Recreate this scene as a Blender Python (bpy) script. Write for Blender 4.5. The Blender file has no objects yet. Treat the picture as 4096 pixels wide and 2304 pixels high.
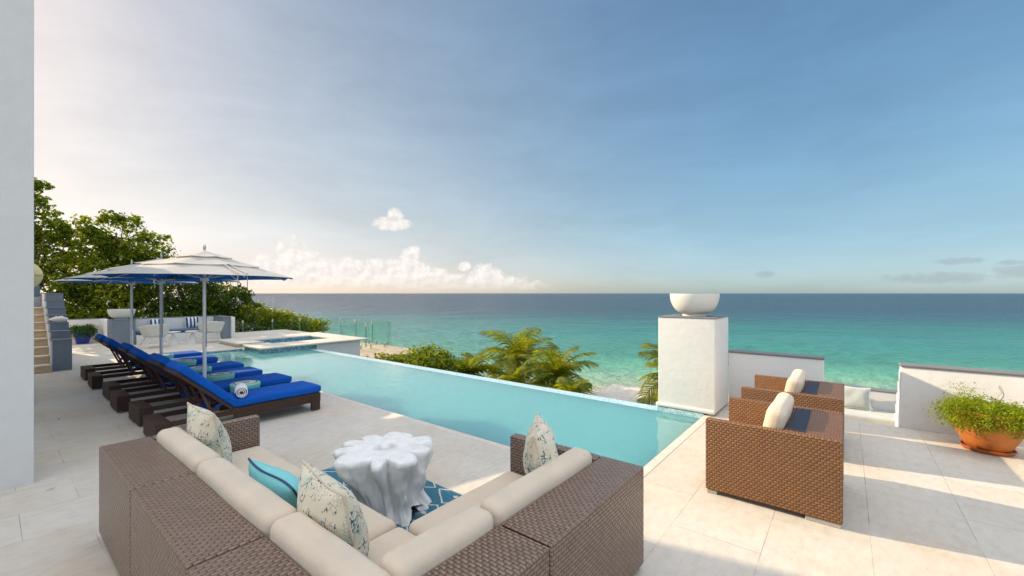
import bpy, bmesh, math, random
import numpy as np
from mathutils import Vector, Matrix, noise as mnoise
R = math.radians
PI = math.pi
scene = bpy.context.scene
C = scene.collection

# ------------------------------------------------------------------ camera
cam_d = bpy.data.cameras.new("Camera")
cam = bpy.data.objects.new("Camera", cam_d)
C.objects.link(cam)
cam.location = (0, 0, 1.75)
cam.rotation_euler = (R(90), 0, R(38.6))
cam_d.sensor_width = 36
cam_d.lens = 14.73
cam_d.shift_y = 0.0052
cam_d.clip_start = 0.05
cam_d.clip_end = 200000
scene.camera = cam

# ------------------------------------------------------------------ light
SUN_EL, SUN_AZ = 25.5, -103.5          # azimuth clockwise from +Y
sun_d = bpy.data.lights.new("Sun", 'SUN')
sun = bpy.data.objects.new("Sun", sun_d)
C.objects.link(sun)
sun_d.energy = 4.2
sun_d.angle = R(0.5)
sun_d.color = (1.0, 0.80, 0.53)
sv = Vector((math.sin(R(SUN_AZ)) * math.cos(R(SUN_EL)), math.cos(R(SUN_AZ)) * math.cos(R(SUN_EL)), math.sin(R(SUN_EL))))
sun.rotation_euler = (-sv).to_track_quat('-Z', 'Y').to_euler()
sun.location = (-30, -10, 30)

scene.view_settings.view_transform = 'Standard'
scene.view_settings.look = 'None'
scene.view_settings.exposure = 0.63
scene.view_settings.gamma = 1


class NT:
    def __init__(s, tree):
        s.t = tree
        s.t.nodes.clear()

    def n(s, typ, ins=None, **props):
        nd = s.t.nodes.new(typ)
        for k, v in props.items():
            setattr(nd, k, v)
        for k, v in (ins or {}).items():
            s.set(nd, k, v)
        return nd

    def set(s, nd, k, v):
        sock = nd.inputs[k]
        if isinstance(v, bpy.types.NodeSocket):
            s.t.links.new(v, sock)
        elif isinstance(v, bpy.types.Node):
            s.t.links.new(v.outputs[0], sock)
        else:
            if sock.type == 'RGBA' and len(v) == 3:
                v = (*v, 1)
            sock.default_value = v

    def m(s, op, a, b=None, c=None, clamp=False):
        ins = {0: a}
        if b is not None: ins[1] = b
        if c is not None: ins[2] = c
        nd = s.n('ShaderNodeMath', ins, operation=op, use_clamp=clamp)
        return nd.outputs[0]

    def v(s, op, a, b=None):
        ins = {0: a}
        if b is not None: ins[1] = b
        nd = s.n('ShaderNodeVectorMath', ins, operation=op)
        return nd.outputs[1] if op in ('DOT_PRODUCT', 'LENGTH', 'DISTANCE') else nd.outputs[0]

    def ramp(s, fac, stops, interp='LINEAR'):
        nd = s.n('ShaderNodeValToRGB', {0: fac})
        cr = nd.color_ramp
        cr.interpolation = interp
        while len(cr.elements) < len(stops):
            cr.elements.new(0.5)
        for e, (p, c) in zip(cr.elements, stops):
            e.position = p
            e.color = (*c, 1) if len(c) == 3 else c
        return nd.outputs[0]

    def mix(s, fac, a, b, mode='MIX'):
        nd = s.n('ShaderNodeMix', data_type='RGBA', blend_type=mode)
        for i, v in ((0, fac), (6, a), (7, b)):
            s.set(nd, i, v)
        return nd.outputs[2]

    def noise(s, vec, scale, detail=4, rough=0.55, dim='3D'):
        ins = {'Scale': scale, 'Detail': detail, 'Roughness': rough}
        if vec is not None: ins['Vector'] = vec
        return s.n('ShaderNodeTexNoise', ins, noise_dimensions=dim)

    def smooth(s, x, lo, hi):
        nd = s.n('ShaderNodeMapRange', {'Value': x, 'From Min': lo, 'From Max': hi}, interpolation_type='SMOOTHSTEP')
        return nd.outputs[0]


# ------------------------------------------------------------------ world : sky and far clouds
world = bpy.data.worlds.new("World")
scene.world = world
world.use_nodes = True
w = NT(world.node_tree)
sky = w.n('ShaderNodeTexSky', sky_type='NISHITA', sun_disc=False)
sky.sun_elevation = R(SUN_EL)
sky.sun_rotation = R(SUN_AZ) % (2 * PI)
sky.altitude = 10
sky.air_density = 1.0
sky.dust_density = 0.7
sky.ozone_density = 1.6
# the glare round the sun is held back the way a camera's highlight roll-off does: c / (1 + k c)
skyv = w.v('DIVIDE', sky.outputs[0], w.v('ADD', w.v('MULTIPLY', sky.outputs[0], (0.125, 0.138, 0.148)), (1.0, 1.0, 1.0)))
gen = w.n('ShaderNodeTexCoord').outputs['Generated']
sep = w.n('ShaderNodeSeparateXYZ', {0: gen})
azn = w.m('MULTIPLY', w.m('ARCTAN2', sep.outputs[0], sep.outputs[1]), 180 / PI)   # clockwise from +Y
eln = w.m('MULTIPLY', w.m('ARCSINE', sep.outputs[2]), 180 / PI)
ae = w.n('ShaderNodeCombineXYZ', {0: azn, 1: eln}).outputs[0]
low = w.m('SUBTRACT', 1.0, w.smooth(eln, 0.0, 10.0))
skyv = w.mix(w.m('MULTIPLY', low, 0.85), skyv, w.mix(1.0, skyv, (1.01, 1.02, 1.15), 'MULTIPLY'))
tosun = w.smooth(w.v('DOT_PRODUCT', gen, (math.sin(R(SUN_AZ)), math.cos(R(SUN_AZ)), 0.0)), -0.15, 0.75)
skyv = w.mix(1.0, skyv, w.ramp(tosun, [(0.0, (0.74, 0.98, 1.12)), (1.0, (1.0, 0.955, 0.93))]), 'MULTIPLY')
veil = w.noise(w.v('ADD', w.v('MULTIPLY', ae, (0.045, 0.16, 0)), w.v('MULTIPLY', w.noise(w.v('MULTIPLY', ae, (.03, .03, 0)), 1.0, 2).outputs[1], (1.6, 1.2, 0))), 1.0, 6, 0.62).outputs[0]
skyv = w.v('SCALE', skyv); w.t.links.new(w.m('ADD', 0.78, w.m('MULTIPLY', veil, 0.40)), skyv.node.inputs['Scale'])
bg = w.n('ShaderNodeBackground', {'Color': skyv, 'Strength': 0.148})
# cumulus heaps: (azimuth, elevation, half width, half height) in degrees
HEAPS = [(-66.3, 3.3, 2.6, 3.1), (-68.5, 2.0, 2.6, 2.3), (-64.4, 2.4, 2.4, 2.6), (-62.5, 1.8, 2.2, 2.4), (-67.0, 5.0, 1.3, 1.2),
         (-60.0, 2.0, 1.6, 2.7), (-58.9, 3.0, 1.2, 1.5), (-56.9, 2.0, 2.4, 2.2), (-52.5, 3.6, 1.4, 2.2), (-52.0, 2.2, 2.6, 2.8),
         (-55.0, 3.2, 1.7, 1.2), (-51.6, 5.2, .7, 1.1), (-48.6, 1.4, 2.0, 1.8), (-45.0, 3.6, 1.0, .6),
         (-42.2, 2.0, 2.6, 1.9), (-39.5, 1.2, 2.0, 1.2), (-54.6, 9.1, 2.6, .9), (-54.2, 9.8, 1.1, 1.2), (-60.5, 1.2, 15, 2.4), (-46, .8, 12, 1.7)]
GREY = [(8.2, 3.0, 2.0, .35), (7.0, 1.5, 5.0, .6), (13.0, 1.9, 4.0, .7), (-7.5, 2.2, 1.1, .5), (11.5, 2.7, 1.2, .3)]
nz1 = w.noise(ae, 0.75, 8, 0.66).outputs[0]
nz2 = w.noise(w.v('ADD', ae, (17.3, 5.1, 0)), 0.38, 6, 0.6).outputs[0]


def heap_field(blobs):
    acc = None
    for a, e, ra, re in blobs:
        d = w.v('MULTIPLY', w.v('SUBTRACT', ae, (a, e, 0)), (0.92 / ra, 0.86 / re, 0))
        f = w.m('SUBTRACT', 1.0, w.v('DOT_PRODUCT', d, d))
        acc = f if acc is None else w.m('SMOOTH_MAX', acc, f, 0.25)
    return acc


f1 = w.m('ADD', heap_field(HEAPS), w.m('MULTIPLY', w.m('SUBTRACT', nz1, 0.5), 1.9))
dens = w.smooth(f1, -0.05, 0.60)
dens = w.m('MULTIPLY', dens, w.smooth(eln, -0.3, 2.4))
dens = w.m('MULTIPLY', dens, 0.86)
nzs = w.noise(w.v('ADD', ae, (0.45, -0.5, 0)), 0.75, 8, 0.66).outputs[0]
lit = w.m('ADD', 0.5, w.m('MULTIPLY', w.m('SUBTRACT', nz1, nzs), 2.2), clamp=True)
ccol = w.ramp(lit, [(0.15, (0.585, 0.545, 0.53)), (0.75, (0.73, 0.69, 0.645))])
cbg = w.n('ShaderNodeBackground', {'Color': ccol, 'Strength': 0.95})
f2 = w.m('ADD', heap_field(GREY), w.m('MULTIPLY', w.m('SUBTRACT', nz1, 0.5), 2.4))
dens2 = w.m('MULTIPLY', w.smooth(f2, 0.1, 1.0), 0.45)
gbg = w.n('ShaderNodeBackground', {'Color': (0.30, 0.33, 0.38, 1), 'Strength': 0.8})
mx = w.n('ShaderNodeMixShader', {0: dens, 1: bg, 2: cbg})
mx2 = w.n('ShaderNodeMixShader', {0: dens2, 1: mx, 2: gbg})
# unseen bright cloud, added overhead and behind the viewer to fill the shade
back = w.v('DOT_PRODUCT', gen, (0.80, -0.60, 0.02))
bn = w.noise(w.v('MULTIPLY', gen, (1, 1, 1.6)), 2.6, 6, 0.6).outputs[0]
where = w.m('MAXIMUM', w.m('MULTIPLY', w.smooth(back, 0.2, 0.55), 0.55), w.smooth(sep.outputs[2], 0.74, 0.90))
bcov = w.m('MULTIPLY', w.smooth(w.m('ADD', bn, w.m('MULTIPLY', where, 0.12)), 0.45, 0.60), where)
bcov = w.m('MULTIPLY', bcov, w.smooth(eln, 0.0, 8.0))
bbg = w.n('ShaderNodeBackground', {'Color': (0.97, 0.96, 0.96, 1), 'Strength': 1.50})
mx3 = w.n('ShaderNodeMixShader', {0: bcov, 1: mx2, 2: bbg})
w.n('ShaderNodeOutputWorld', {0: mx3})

# ------------------------------------------------------------------ materials
MATS = {}


def new_mat(name):
    m = bpy.data.materials.new(name)
    m.use_nodes = True
    MATS[name] = m
    return m, NT(m.node_tree)


def finish(t, **ins):
    disp = ins.pop('_bump', None)
    b = t.n('ShaderNodeBsdfPrincipled')
    for k, v in ins.items():
        t.set(b, k.replace('_', ' '), v)
    if disp is not None:
        h, st, dist = disp
        bp = t.n('ShaderNodeBump', {'Height': h, 'Strength': st, 'Distance': dist})
        t.t.links.new(bp.outputs[0], b.inputs['Normal'])
    t.n('ShaderNodeOutputMaterial', {0: b})
    return b


def obco(t):
    return t.n('ShaderNodeTexCoord').outputs['Object']


def geo(t):
    return t.n('ShaderNodeNewGeometry').outputs['Position']


def uvco(t):
    return t.n('ShaderNodeTexCoord').outputs['UV']


def simple(name, col, rough=0.6, var=0.12, nscale=6.0, bump=0.0, bscale=40.0, bdist=0.004, spec=0.4, metal=0.0):
    m, t = new_mat(name)
    p = obco(t)
    nz = t.noise(p, nscale, 4).outputs[0]
    c2 = tuple(max(0, c * (1 - var)) for c in col)
    c1 = tuple(min(1, c * (1 + var * 0.6)) for c in col)
    colr = t.ramp(nz, [(0.3, c2), (0.7, c1)])
    kw = dict(Base_Color=colr, Roughness=rough, Specular_IOR_Level=spec, Metallic=metal)
    if bump > 0:
        kw['_bump'] = (t.noise(p, bscale, 5).outputs[0], bump, bdist)
    finish(t, **kw)
    return m


# white render: hand trowelled
def stucco(name, col):
    m, t = new_mat(name)
    p = geo(t)
    big = t.noise(p, 0.9, 4).outputs[0]
    fine = t.noise(p, 9.0, 6, 0.6).outputs[0]
    grit = t.noise(p, 120.0, 3).outputs[0]
    c = t.ramp(t.m('ADD', t.m('MULTIPLY', big, .6), t.m('MULTIPLY', fine, .4)), [(0.35, tuple(x * .94 for x in col)), (0.6, col)])
    h = t.m('ADD', t.m('MULTIPLY', fine, 1.0), t.m('MULTIPLY', grit, 0.18))
    finish(t, Base_Color=c, Roughness=0.8, Specular_IOR_Level=0.25, _bump=(h, 0.5, 0.012))


stucco('white_render', (0.745, 0.735, 0.72))
stucco('cream_render', (0.68, 0.60, 0.45))
simple('grey_paint', (0.19, 0.225, 0.275), 0.6, 0.1, 2.0, 0.3, 60, 0.003)
simple('grey_cap', (0.19, 0.19, 0.20), 0.6, 0.12, 3.0, 0.3, 60, 0.003)

# stone paving
m, t = new_mat('travertine')
p = geo(t)
sp = t.n('ShaderNodeSeparateXYZ', {0: p})
sw = t.n('ShaderNodeCombineXYZ', {0: t.m('ADD', sp.outputs[1], 0.42), 1: t.m('ADD', sp.outputs[0], 0.45), 2: 0.0}).outputs[0]
br = t.n('ShaderNodeTexBrick', {'Vector': sw, 'Color1': (0.2, 0.2, 0.2), 'Color2': (0.8, 0.8, 0.8), 'Mortar': (0.5, 0.5, 0.5), 'Scale': 1.0,
                                'Mortar Size': 0.0028, 'Mortar Smooth': 0.15, 'Bias': 0.0, 'Brick Width': 0.915, 'Row Height': 0.585}, offset=0.37)
tile = br.outputs[0]
vein = t.noise(t.v('MULTIPLY', p, (9.0, 4.5, 1.0)), 1.7, 8, 0.68).outputs[0]
pit = t.noise(t.v('MULTIPLY', p, (30, 12, 1)), 1.6, 4, 0.6).outputs[0]
blot = t.noise(p, 0.7, 4, 0.6).outputs[0]
base = t.ramp(vein, [(0.28, (0.535, 0.485, 0.42)), (0.5, (0.61, 0.565, 0.50)), (0.72, (0.655, 0.615, 0.555))])
base = t.mix(t.smooth(blot, 0.42, 0.72), base, t.mix(1.0, base, (0.94, 0.87, 0.78), 'MULTIPLY'))
base = t.mix(0.35, base, t.mix(1.0, base, t.ramp(tile, [(0, (0.76, 0.74, 0.72)), (1, (1.10, 1.10, 1.09))]), 'MULTIPLY'))
base = t.mix(t.smooth(pit, 0.62, 0.72), base, t.mix(1.0, base, (0.86, 0.84, 0.8), 'MULTIPLY'))
jn = t.noise(p, 3.0, 3).outputs[0]
base = t.mix(t.m('MULTIPLY', br.outputs[1], t.smooth(jn, 0.32, 0.66)), base, (0.33, 0.285, 0.24))
h = t.m('SUBTRACT', t.m('ADD', t.m('MULTIPLY', vein, .3), t.m('MULTIPLY', pit, .25)), t.m('MULTIPLY', br.outputs[1], 1.0))
finish(t, Base_Color=base, Roughness=0.62, Specular_IOR_Level=0.35, _bump=(h, 0.35, 0.006))

m, t = new_mat('coping_stone')
p = geo(t)
nz = t.noise(t.v('MULTIPLY', p, (3, 3, 3)), 2, 6).outputs[0]
finish(t, Base_Color=t.ramp(nz, [(0.3, (0.56, 0.50, 0.43)), (0.7, (0.68, 0.63, 0.56))]), Roughness=0.65, Specular_IOR_Level=0.3, _bump=(nz, 0.3, 0.006))
m, t = new_mat('step_riser_stone')
p = geo(t)
nz = t.noise(t.v('MULTIPLY', p, (2, 3, 12)), 2, 5).outputs[0]
finish(t, Base_Color=t.ramp(nz, [(0.3, (0.56, 0.40, 0.24)), (0.7, (0.66, 0.50, 0.33))]), Roughness=0.7, Specular_IOR_Level=0.3)


# woven resin wicker: rows of short bulging strand ends, staggered row by row
def wicker(name, c1, c2, gap, bw, rh, rough=0.32, spec=0.9):
    m, t = new_mat(name)
    p = uvco(t)
    wob = t.noise(p, 11.0, 2).outputs[1]
    p2 = t.v('ADD', p, t.v('MULTIPLY', t.v('SUBTRACT', wob, (0.5, 0.5, 0.5)), (0.006, 0.004, 0)))
    s2 = t.n('ShaderNodeSeparateXYZ', {0: p2})
    row = t.m('DIVIDE', s2.outputs[1], rh)
    ri = t.m('FLOOR', row)
    fr = t.m('FRACT', row)
    cx = t.m('ADD', t.m('DIVIDE', s2.outputs[0], bw), t.m('MULTIPLY', t.m('MODULO', t.m('ABSOLUTE', ri), 2.0), 0.5))
    fx = t.m('FRACT', cx)
    rnd = t.n('ShaderNodeTexWhiteNoise', {'Vector': t.n('ShaderNodeCombineXYZ', {0: t.m('FLOOR', cx), 1: ri}).outputs[0]}, noise_dimensions='2D').outputs[0]
    a1 = t.m('SUBTRACT', 1.0, t.m('POWER', t.m('ABSOLUTE', t.m('SUBTRACT', t.m('MULTIPLY', fr, 2.0), 1.0)), 3.0))
    a2 = t.m('POWER', t.m('MAXIMUM', t.m('SINE', t.m('MULTIPLY', fx, PI)), 0.0), 0.75)
    hh = t.m('MULTIPLY', a1, a2)
    col = t.mix(t.m('ADD', t.m('MULTIPLY', rnd, 0.6), t.m('MULTIPLY', t.noise(p, 5.0, 3).outputs[0], 0.4)), c2, c1)
    col = t.mix(t.smooth(hh, 0.03, 0.42), gap, col)
    finish(t, Base_Color=col, Roughness=rough, Specular_IOR_Level=spec, _bump=(hh, 0.95, 0.008))


wicker('wicker', (0.29, 0.178, 0.118), (0.185, 0.108, 0.07), (0.022, 0.013, 0.010), 0.042, 0.0205)
wicker('chair_wicker', (0.285, 0.118, 0.030), (0.19, 0.077, 0.020), (0.035, 0.013, 0.006), 0.038, 0.0205, 0.4, 0.6)
wicker('lounger_wicker', (0.085, 0.040, 0.024), (0.055, 0.026, 0.017), (0.012, 0.007, 0.005), 0.036, 0.018, 0.5, 0.35)
simple('dark_mesh', (0.02, 0.022, 0.04), 0.5, 0.3, 200)


# fabric
def fabric(name, col, var=0.07, rough=0.85, sheen=0.25, weave=650.0):
    m, t = new_mat(name)
    p = obco(t)
    big = t.noise(p, 5.0, 4).outputs[0]
    fine = t.noise(p, weave, 2).outputs[0]
    c = t.ramp(t.m('ADD', t.m('MULTIPLY', big, .7), t.m('MULTIPLY', fine, .3)),
               [(0.3, tuple(x * (1 - var) for x in col)), (0.7, tuple(min(1, x * (1 + var)) for x in col))])
    wr = t.noise(t.v('MULTIPLY', p, (3.5, 9.0, 6.0)), 1.3, 4, 0.6).outputs[0]
    h = t.m('ADD', t.m('MULTIPLY', wr, 1.0), t.m('MULTIPLY', fine, 0.06))
    finish(t, Base_Color=c, Roughness=rough, Specular_IOR_Level=0.2, Sheen_Weight=sheen, _bump=(h, 0.6, 0.014))


fabric('cream_fabric', (0.66, 0.55, 0.43))
fabric('blue_fabric', (0.003, 0.088, 0.43), 0.14, sheen=0.0)
fabric('navy_fabric', (0.012, 0.05, 0.13), 0.1)
fabric('teal_bench_fabric', (0.03, 0.10, 0.18), 0.1)
fabric('aqua_fabric', (0.20, 0.60, 0.63), 0.08)
fabric('seagreen_fabric', (0.06, 0.36, 0.30), 0.1)
fabric('canopy_blue', (0.003, 0.115, 0.40), 0.1, sheen=0.0)
m, t = new_mat('canopy_white')
p = obco(t)
wv = t.noise(p, 5.0, 4).outputs[0]
b = t.n('ShaderNodeBsdfPrincipled', {'Base Color': (0.76, 0.73, 0.69, 1), 'Roughness': 0.85, 'Specular IOR Level': 0.1})
t.t.links.new(t.n('ShaderNodeBump', {'Height': wv, 'Strength': 0.3, 'Distance': 0.02}).outputs[0], b.inputs['Normal'])
tl = t.n('ShaderNodeBsdfTranslucent', {'Color': (0.72, 0.64, 0.52, 1)})
t.n('ShaderNodeOutputMaterial', {0: t.n('ShaderNodeMixShader', {0: 0.28, 1: b, 2: tl})})
fabric('towel_white', (0.75, 0.74, 0.76), 0.06, weave=220)
fabric('grey_check_fabric', (0.43, 0.46, 0.44), 0.12)

# printed pillow
m, t = new_mat('printed_fabric')
p = obco(t)
d = t.noise(p, 9.0, 3).outputs[1]
pd = t.v('ADD', p, t.v('MULTIPLY', t.v('SUBTRACT', d, (0.5, 0.5, 0.5)), (0.09, 0.09, 0.09)))
tint = t.noise(p, 7.0, 2).outputs[0]
col = t.ramp(tint, [(0.36, (0.70, 0.62, 0.47)), (0.54, (0.72, 0.67, 0.54)), (0.70, (0.52, 0.58, 0.47))])
v1 = t.n('ShaderNodeTexVoronoi', {'Vector': p, 'Scale': 46.0}, feature='DISTANCE_TO_EDGE').outputs[0]
msk = t.smooth(t.noise(p, 8.5, 2).outputs[0], 0.47, 0.52)
cell = t.m('MULTIPLY', t.m('SUBTRACT', 1.0, t.smooth(v1, 0.03, 0.09)), t.m('MULTIPLY', msk, 0.55))
col = t.mix(cell, col, (0.20, 0.18, 0.14))
v2 = t.n('ShaderNodeTexVoronoi', {'Vector': pd, 'Scale': 15.0}, feature='DISTANCE_TO_EDGE').outputs[0]
stroke = t.m('SUBTRACT', 1.0, t.smooth(v2, 0.022, 0.05))
gate = t.smooth(t.noise(t.v('ADD', p, (3, 1, 7)), 17.0, 2).outputs[0], 0.50, 0.55)
col = t.mix(t.m('MULTIPLY', stroke, gate), col, (0.05, 0.105, 0.13))
v3 = t.n('ShaderNodeTexVoronoi', {'Vector': p, 'Scale': 17.0}, feature='F1').outputs[0]
dot = t.m('MULTIPLY', t.m('SUBTRACT', 1.0, t.smooth(v3, 0.10, 0.14)), t.smooth(t.noise(p, 10.0, 1).outputs[0], 0.5, 0.53))
col = t.mix(dot, col, (0.05, 0.12, 0.17))
finish(t, Base_Color=col, Roughness=0.85, Specular_IOR_Level=0.15, Sheen_Weight=0.2, _bump=(t.noise(p, 14.0, 4).outputs[0], 0.25, 0.012))

# blue and white stripes
m, t = new_mat('striped_fabric')
p = obco(t)
sx = t.n('ShaderNodeSeparateXYZ', {0: p}).outputs[0]
st = t.m('GREATER_THAN', t.m('FRACT', t.m('ADD', t.m('MULTIPLY', sx, 9.0), 0.25)), 0.5)
finish(t, Base_Color=t.mix(st, (0.74, 0.74, 0.75), (0.015, 0.07, 0.20)), Roughness=0.85)

# rug : wobbly white diamonds on teal
m, t = new_mat('rug_weave')
p = geo(t)
wob = t.noise(p, 5.0, 2).outputs[1]
pw = t.v('ADD', p, t.v('MULTIPLY', t.v('SUBTRACT', wob, (0.5, 0.5, 0.5)), (0.06, 0.06, 0)))
s = t.n('ShaderNodeSeparateXYZ', {0: pw})
ux = t.m('FRACT', t.m('MULTIPLY', s.outputs[0], 2.1))
uy = t.m('FRACT', t.m('MULTIPLY', s.outputs[1], 3.0))
dd = t.m('ADD', t.m('ABSOLUTE', t.m('SUBTRACT', ux, 0.5)), t.m('ABSOLUTE', t.m('SUBTRACT', uy, 0.5)))
lines = t.m('SUBTRACT', 1.0, t.smooth(t.m('ABSOLUTE', t.m('SUBTRACT', dd, 0.44)), 0.014, 0.028))
small = t.m('LESS_THAN', dd, 0.07)
inner = t.m('LESS_THAN', dd, 0.26)
streak = t.noise(t.v('MULTIPLY', p, (12, 90, 1)), 1.0, 3).outputs[0]
teal = t.ramp(streak, [(0.3, (0.035, 0.13, 0.195)), (0.7, (0.085, 0.235, 0.31))])
cellsel = t.smooth(t.noise(p, 2.1, 1).outputs[0], 0.48, 0.52)
teal = t.mix(t.m('MULTIPLY', t.m('MULTIPLY', inner, cellsel), 0.8), teal, (0.22, 0.31, 0.35))
col = t.mix(t.m('MAXIMUM', lines, small), teal, (0.62, 0.60, 0.58))
finish(t, Base_Color=col, Roughness=0.95, Specular_IOR_Level=0.1, _bump=(t.noise(p, 160.0, 2).outputs[0], 0.5, 0.004))

# painted root wood
m, t = new_mat('white_root')
p = obco(t)
g = t.noise(t.v('MULTIPLY', p, (7, 7, 2.4)), 1.5, 6, 0.6).outputs[0]
f = t.noise(p, 38.0, 4).outputs[0]
finish(t, Base_Color=t.ramp(g, [(0.25, (0.72, 0.70, 0.67)), (0.55, (0.86, 0.85, 0.83))]), Roughness=0.5, Specular_IOR_Level=0.4,
       _bump=(t.m('ADD', g, t.m('MULTIPLY', f, 0.2)), 0.7, 0.022))
simple('root_hollow', (0.42, 0.28, 0.10), 0.8, 0.3, 30)

simple('white_paint', (0.74, 0.73, 0.70), 0.45, 0.05, 5)
simple('white_plaster', (0.72, 0.705, 0.68), 0.75, 0.06, 4, 0.3, 30, 0.004)
simple('chair_shell', (0.66, 0.64, 0.58), 0.55, 0.06, 8)
simple('polished_pole', (0.82, 0.81, 0.80), 0.25, 0.04, 5, spec=0.6, metal=0.1)
simple('brushed_steel', (0.55, 0.55, 0.54), 0.3, 0.1, 8, metal=1.0)
simple('brown_metal', (0.11, 0.05, 0.035), 0.4, 0.2, 8, metal=0.3)
simple('brass', (0.55, 0.40, 0.16), 0.35, 0.15, 10, metal=0.9)
simple('plastic_foot', (0.40, 0.37, 0.33), 0.5, 0.1, 10)
simple('terracotta', (0.50, 0.155, 0.03), 0.55, 0.22, 5, 0.4, 25, 0.004)
simple('terracotta_dark', (0.38, 0.10, 0.022), 0.5, 0.2, 5, 0.3, 25, 0.003)
simple('blue_glaze', (0.012, 0.04, 0.30), 0.25, 0.15, 4)
simple('soil', (0.04, 0.028, 0.02), 0.95, 0.3, 30, 0.5, 30, 0.01)
simple('bark', (0.13, 0.095, 0.07), 0.9, 0.35, 9, 0.8, 18, 0.03)
simple('palm_bark', (0.20, 0.165, 0.125), 0.9, 0.3, 8, 0.8, 14, 0.03)
simple('shell_white', (0.80, 0.74, 0.68), 0.5, 0.08, 14)
simple('lamp_glass', (0.86, 0.68, 0.32), 0.35, 0.06, 4)
simple('tag_beige', (0.55, 0.46, 0.36), 0.5, 0.1, 8)
simple('ledge_stone', (0.46, 0.37, 0.28), 0.85, 0.4, 5, 0.8, 9, 0.04)


# leaves
def leaf(name, dark, mid, lightc, trans=0.35, scale=1.1):
    m, t = new_mat(name)
    p = geo(t)
    nz = t.noise(p, scale, 3, 0.6).outputs[0]
    fine = t.noise(p, 9.0, 2).outputs[0]
    f = t.m('ADD', t.m('MULTIPLY', nz, .55), t.m('MULTIPLY', fine, .45))
    c = t.ramp(f, [(0.32, dark), (0.5, mid), (0.68, lightc)])
    b = t.n('ShaderNodeBsdfPrincipled', {'Base Color': c, 'Roughness': 0.5, 'Specular IOR Level': 0.18})
    tr = t.n('ShaderNodeBsdfTranslucent', {'Color': t.mix(1.0, c, (1.9, 1.8, 0.5), 'MULTIPLY')})
    t.n('ShaderNodeOutputMaterial', {0: t.n('ShaderNodeMixShader', {0: trans, 1: b, 2: tr})})


leaf('tree_leaf', (0.03, 0.06, 0.007), (0.115, 0.165, 0.011), (0.33, 0.34, 0.02), 0.46)
leaf('dark_leaf', (0.014, 0.040, 0.007), (0.045, 0.085, 0.010), (0.15, 0.19, 0.016), 0.36)
leaf('seagrape_leaf', (0.05, 0.09, 0.008), (0.17, 0.21, 0.015), (0.36, 0.34, 0.03), 0.38, 1.6)
leaf('palm_leaf', (0.04, 0.07, 0.008), (0.15, 0.185, 0.014), (0.38, 0.33, 0.04), 0.42, 1.4)
leaf('fern_leaf', (0.06, 0.10, 0.006), (0.20, 0.26, 0.008), (0.34, 0.37, 0.016), 0.3, 5.0)
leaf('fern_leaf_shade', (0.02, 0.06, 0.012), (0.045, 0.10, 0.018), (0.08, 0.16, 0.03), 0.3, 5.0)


# mosaic
def mosaic(name, stops, size=0.025):
    m, t = new_mat(name)
    p = t.v('ADD', geo(t), (0.003, 0.004, 0.002))
    q = t.v('FLOOR', t.v('MULTIPLY', p, (1 / size,) * 3))
    wn = t.n('ShaderNodeTexWhiteNoise', {'Vector': q}, noise_dimensions='3D').outputs[0]
    finish(t, Base_Color=t.ramp(wn, stops), Roughness=0.15, Specular_IOR_Level=0.6)


mosaic('blue_mosaic', [(0.0, (0.02, 0.11, 0.17)), (0.4, (0.06, 0.22, 0.30)), (0.75, (0.15, 0.36, 0.43)), (1.0, (0.45, 0.60, 0.63))])
mosaic('lip_mosaic', [(0.0, (0.30, 0.52, 0.62)), (0.5, (0.42, 0.63, 0.70)), (1.0, (0.60, 0.76, 0.80))])


# water surfaces
def water(name, col, scale, strength, dist, rough=0.03, stretch=(1, 1, 1), sss=0):
    m, t = new_mat(name)
    p = t.v('MULTIPLY', geo(t), stretch)
    a = t.noise(p, scale, 3, 0.5).outputs[0]
    b = t.noise(p, scale * 4.3, 2, 0.5).outputs[0]
    h = t.m('ADD', a, t.m('MULTIPLY', b, 0.25))
    b = finish(t, Base_Color=col, Roughness=rough, IOR=1.95, Specular_IOR_Level=0.5, _bump=(h, strength, dist))
    if sss:
        b.subsurface_method = 'BURLEY'
        t.set(b, 'Subsurface Weight', 1.0); t.set(b, 'Subsurface Radius', (1, 1, 1)); t.set(b, 'Subsurface Scale', sss)


water('pool_water_surface', (0.125, 0.375, 0.39, 1), 2.6, 0.26, 0.03, 0.03, sss=1.2)
water('spa_water_surface', (0.03, 0.22, 0.32, 1), 2.5, 0.12, 0.03, 0.03)

# sea: colour follows the depth of the water, i.e. the distance from the shore
m, t = new_mat('sea_water')
p = geo(t)
sd = t.v('DOT_PRODUCT', p, (-0.468, 0.905, 0.0))
ld = t.v('DOT_PRODUCT', p, (0.78, 0.624, 0.0))
band = t.noise(t.v('MULTIPLY', p, (0.012, 0.012, 0)), 1.0, 4, 0.6).outputs[0]
band2 = t.noise(t.v('MULTIPLY', p, (0.05, 0.05, 0)), 1.0, 3, 0.6).outputs[0]
sdv = t.m('MULTIPLY', sd, t.m('ADD', 0.80, t.m('ADD', t.m('MULTIPLY', band, 0.25), t.m('MULTIPLY', band2, 0.15))))
lg = t.m('DIVIDE', t.m('LOGARITHM', t.m('DIVIDE', t.m('MAXIMUM', sdv, 40.0), 40.0), 10.0), 2.0)
col = t.ramp(lg, [(0.02, (0.42, 0.46, 0.31)), (0.05, (0.30, 0.52, 0.38)), (0.09, (0.12, 0.43, 0.31)), (0.12, (0.05, 0.29, 0.235)), (0.19, (0.028, 0.25, 0.24)),
                  (0.27, (0.010, 0.165, 0.18)), (0.33, (0.006, 0.09, 0.13)), (0.42, (0.005, 0.045, 0.09)), (0.7, (0.005, 0.032, 0.072)), (1.0, (0.005, 0.030, 0.068))])
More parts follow.
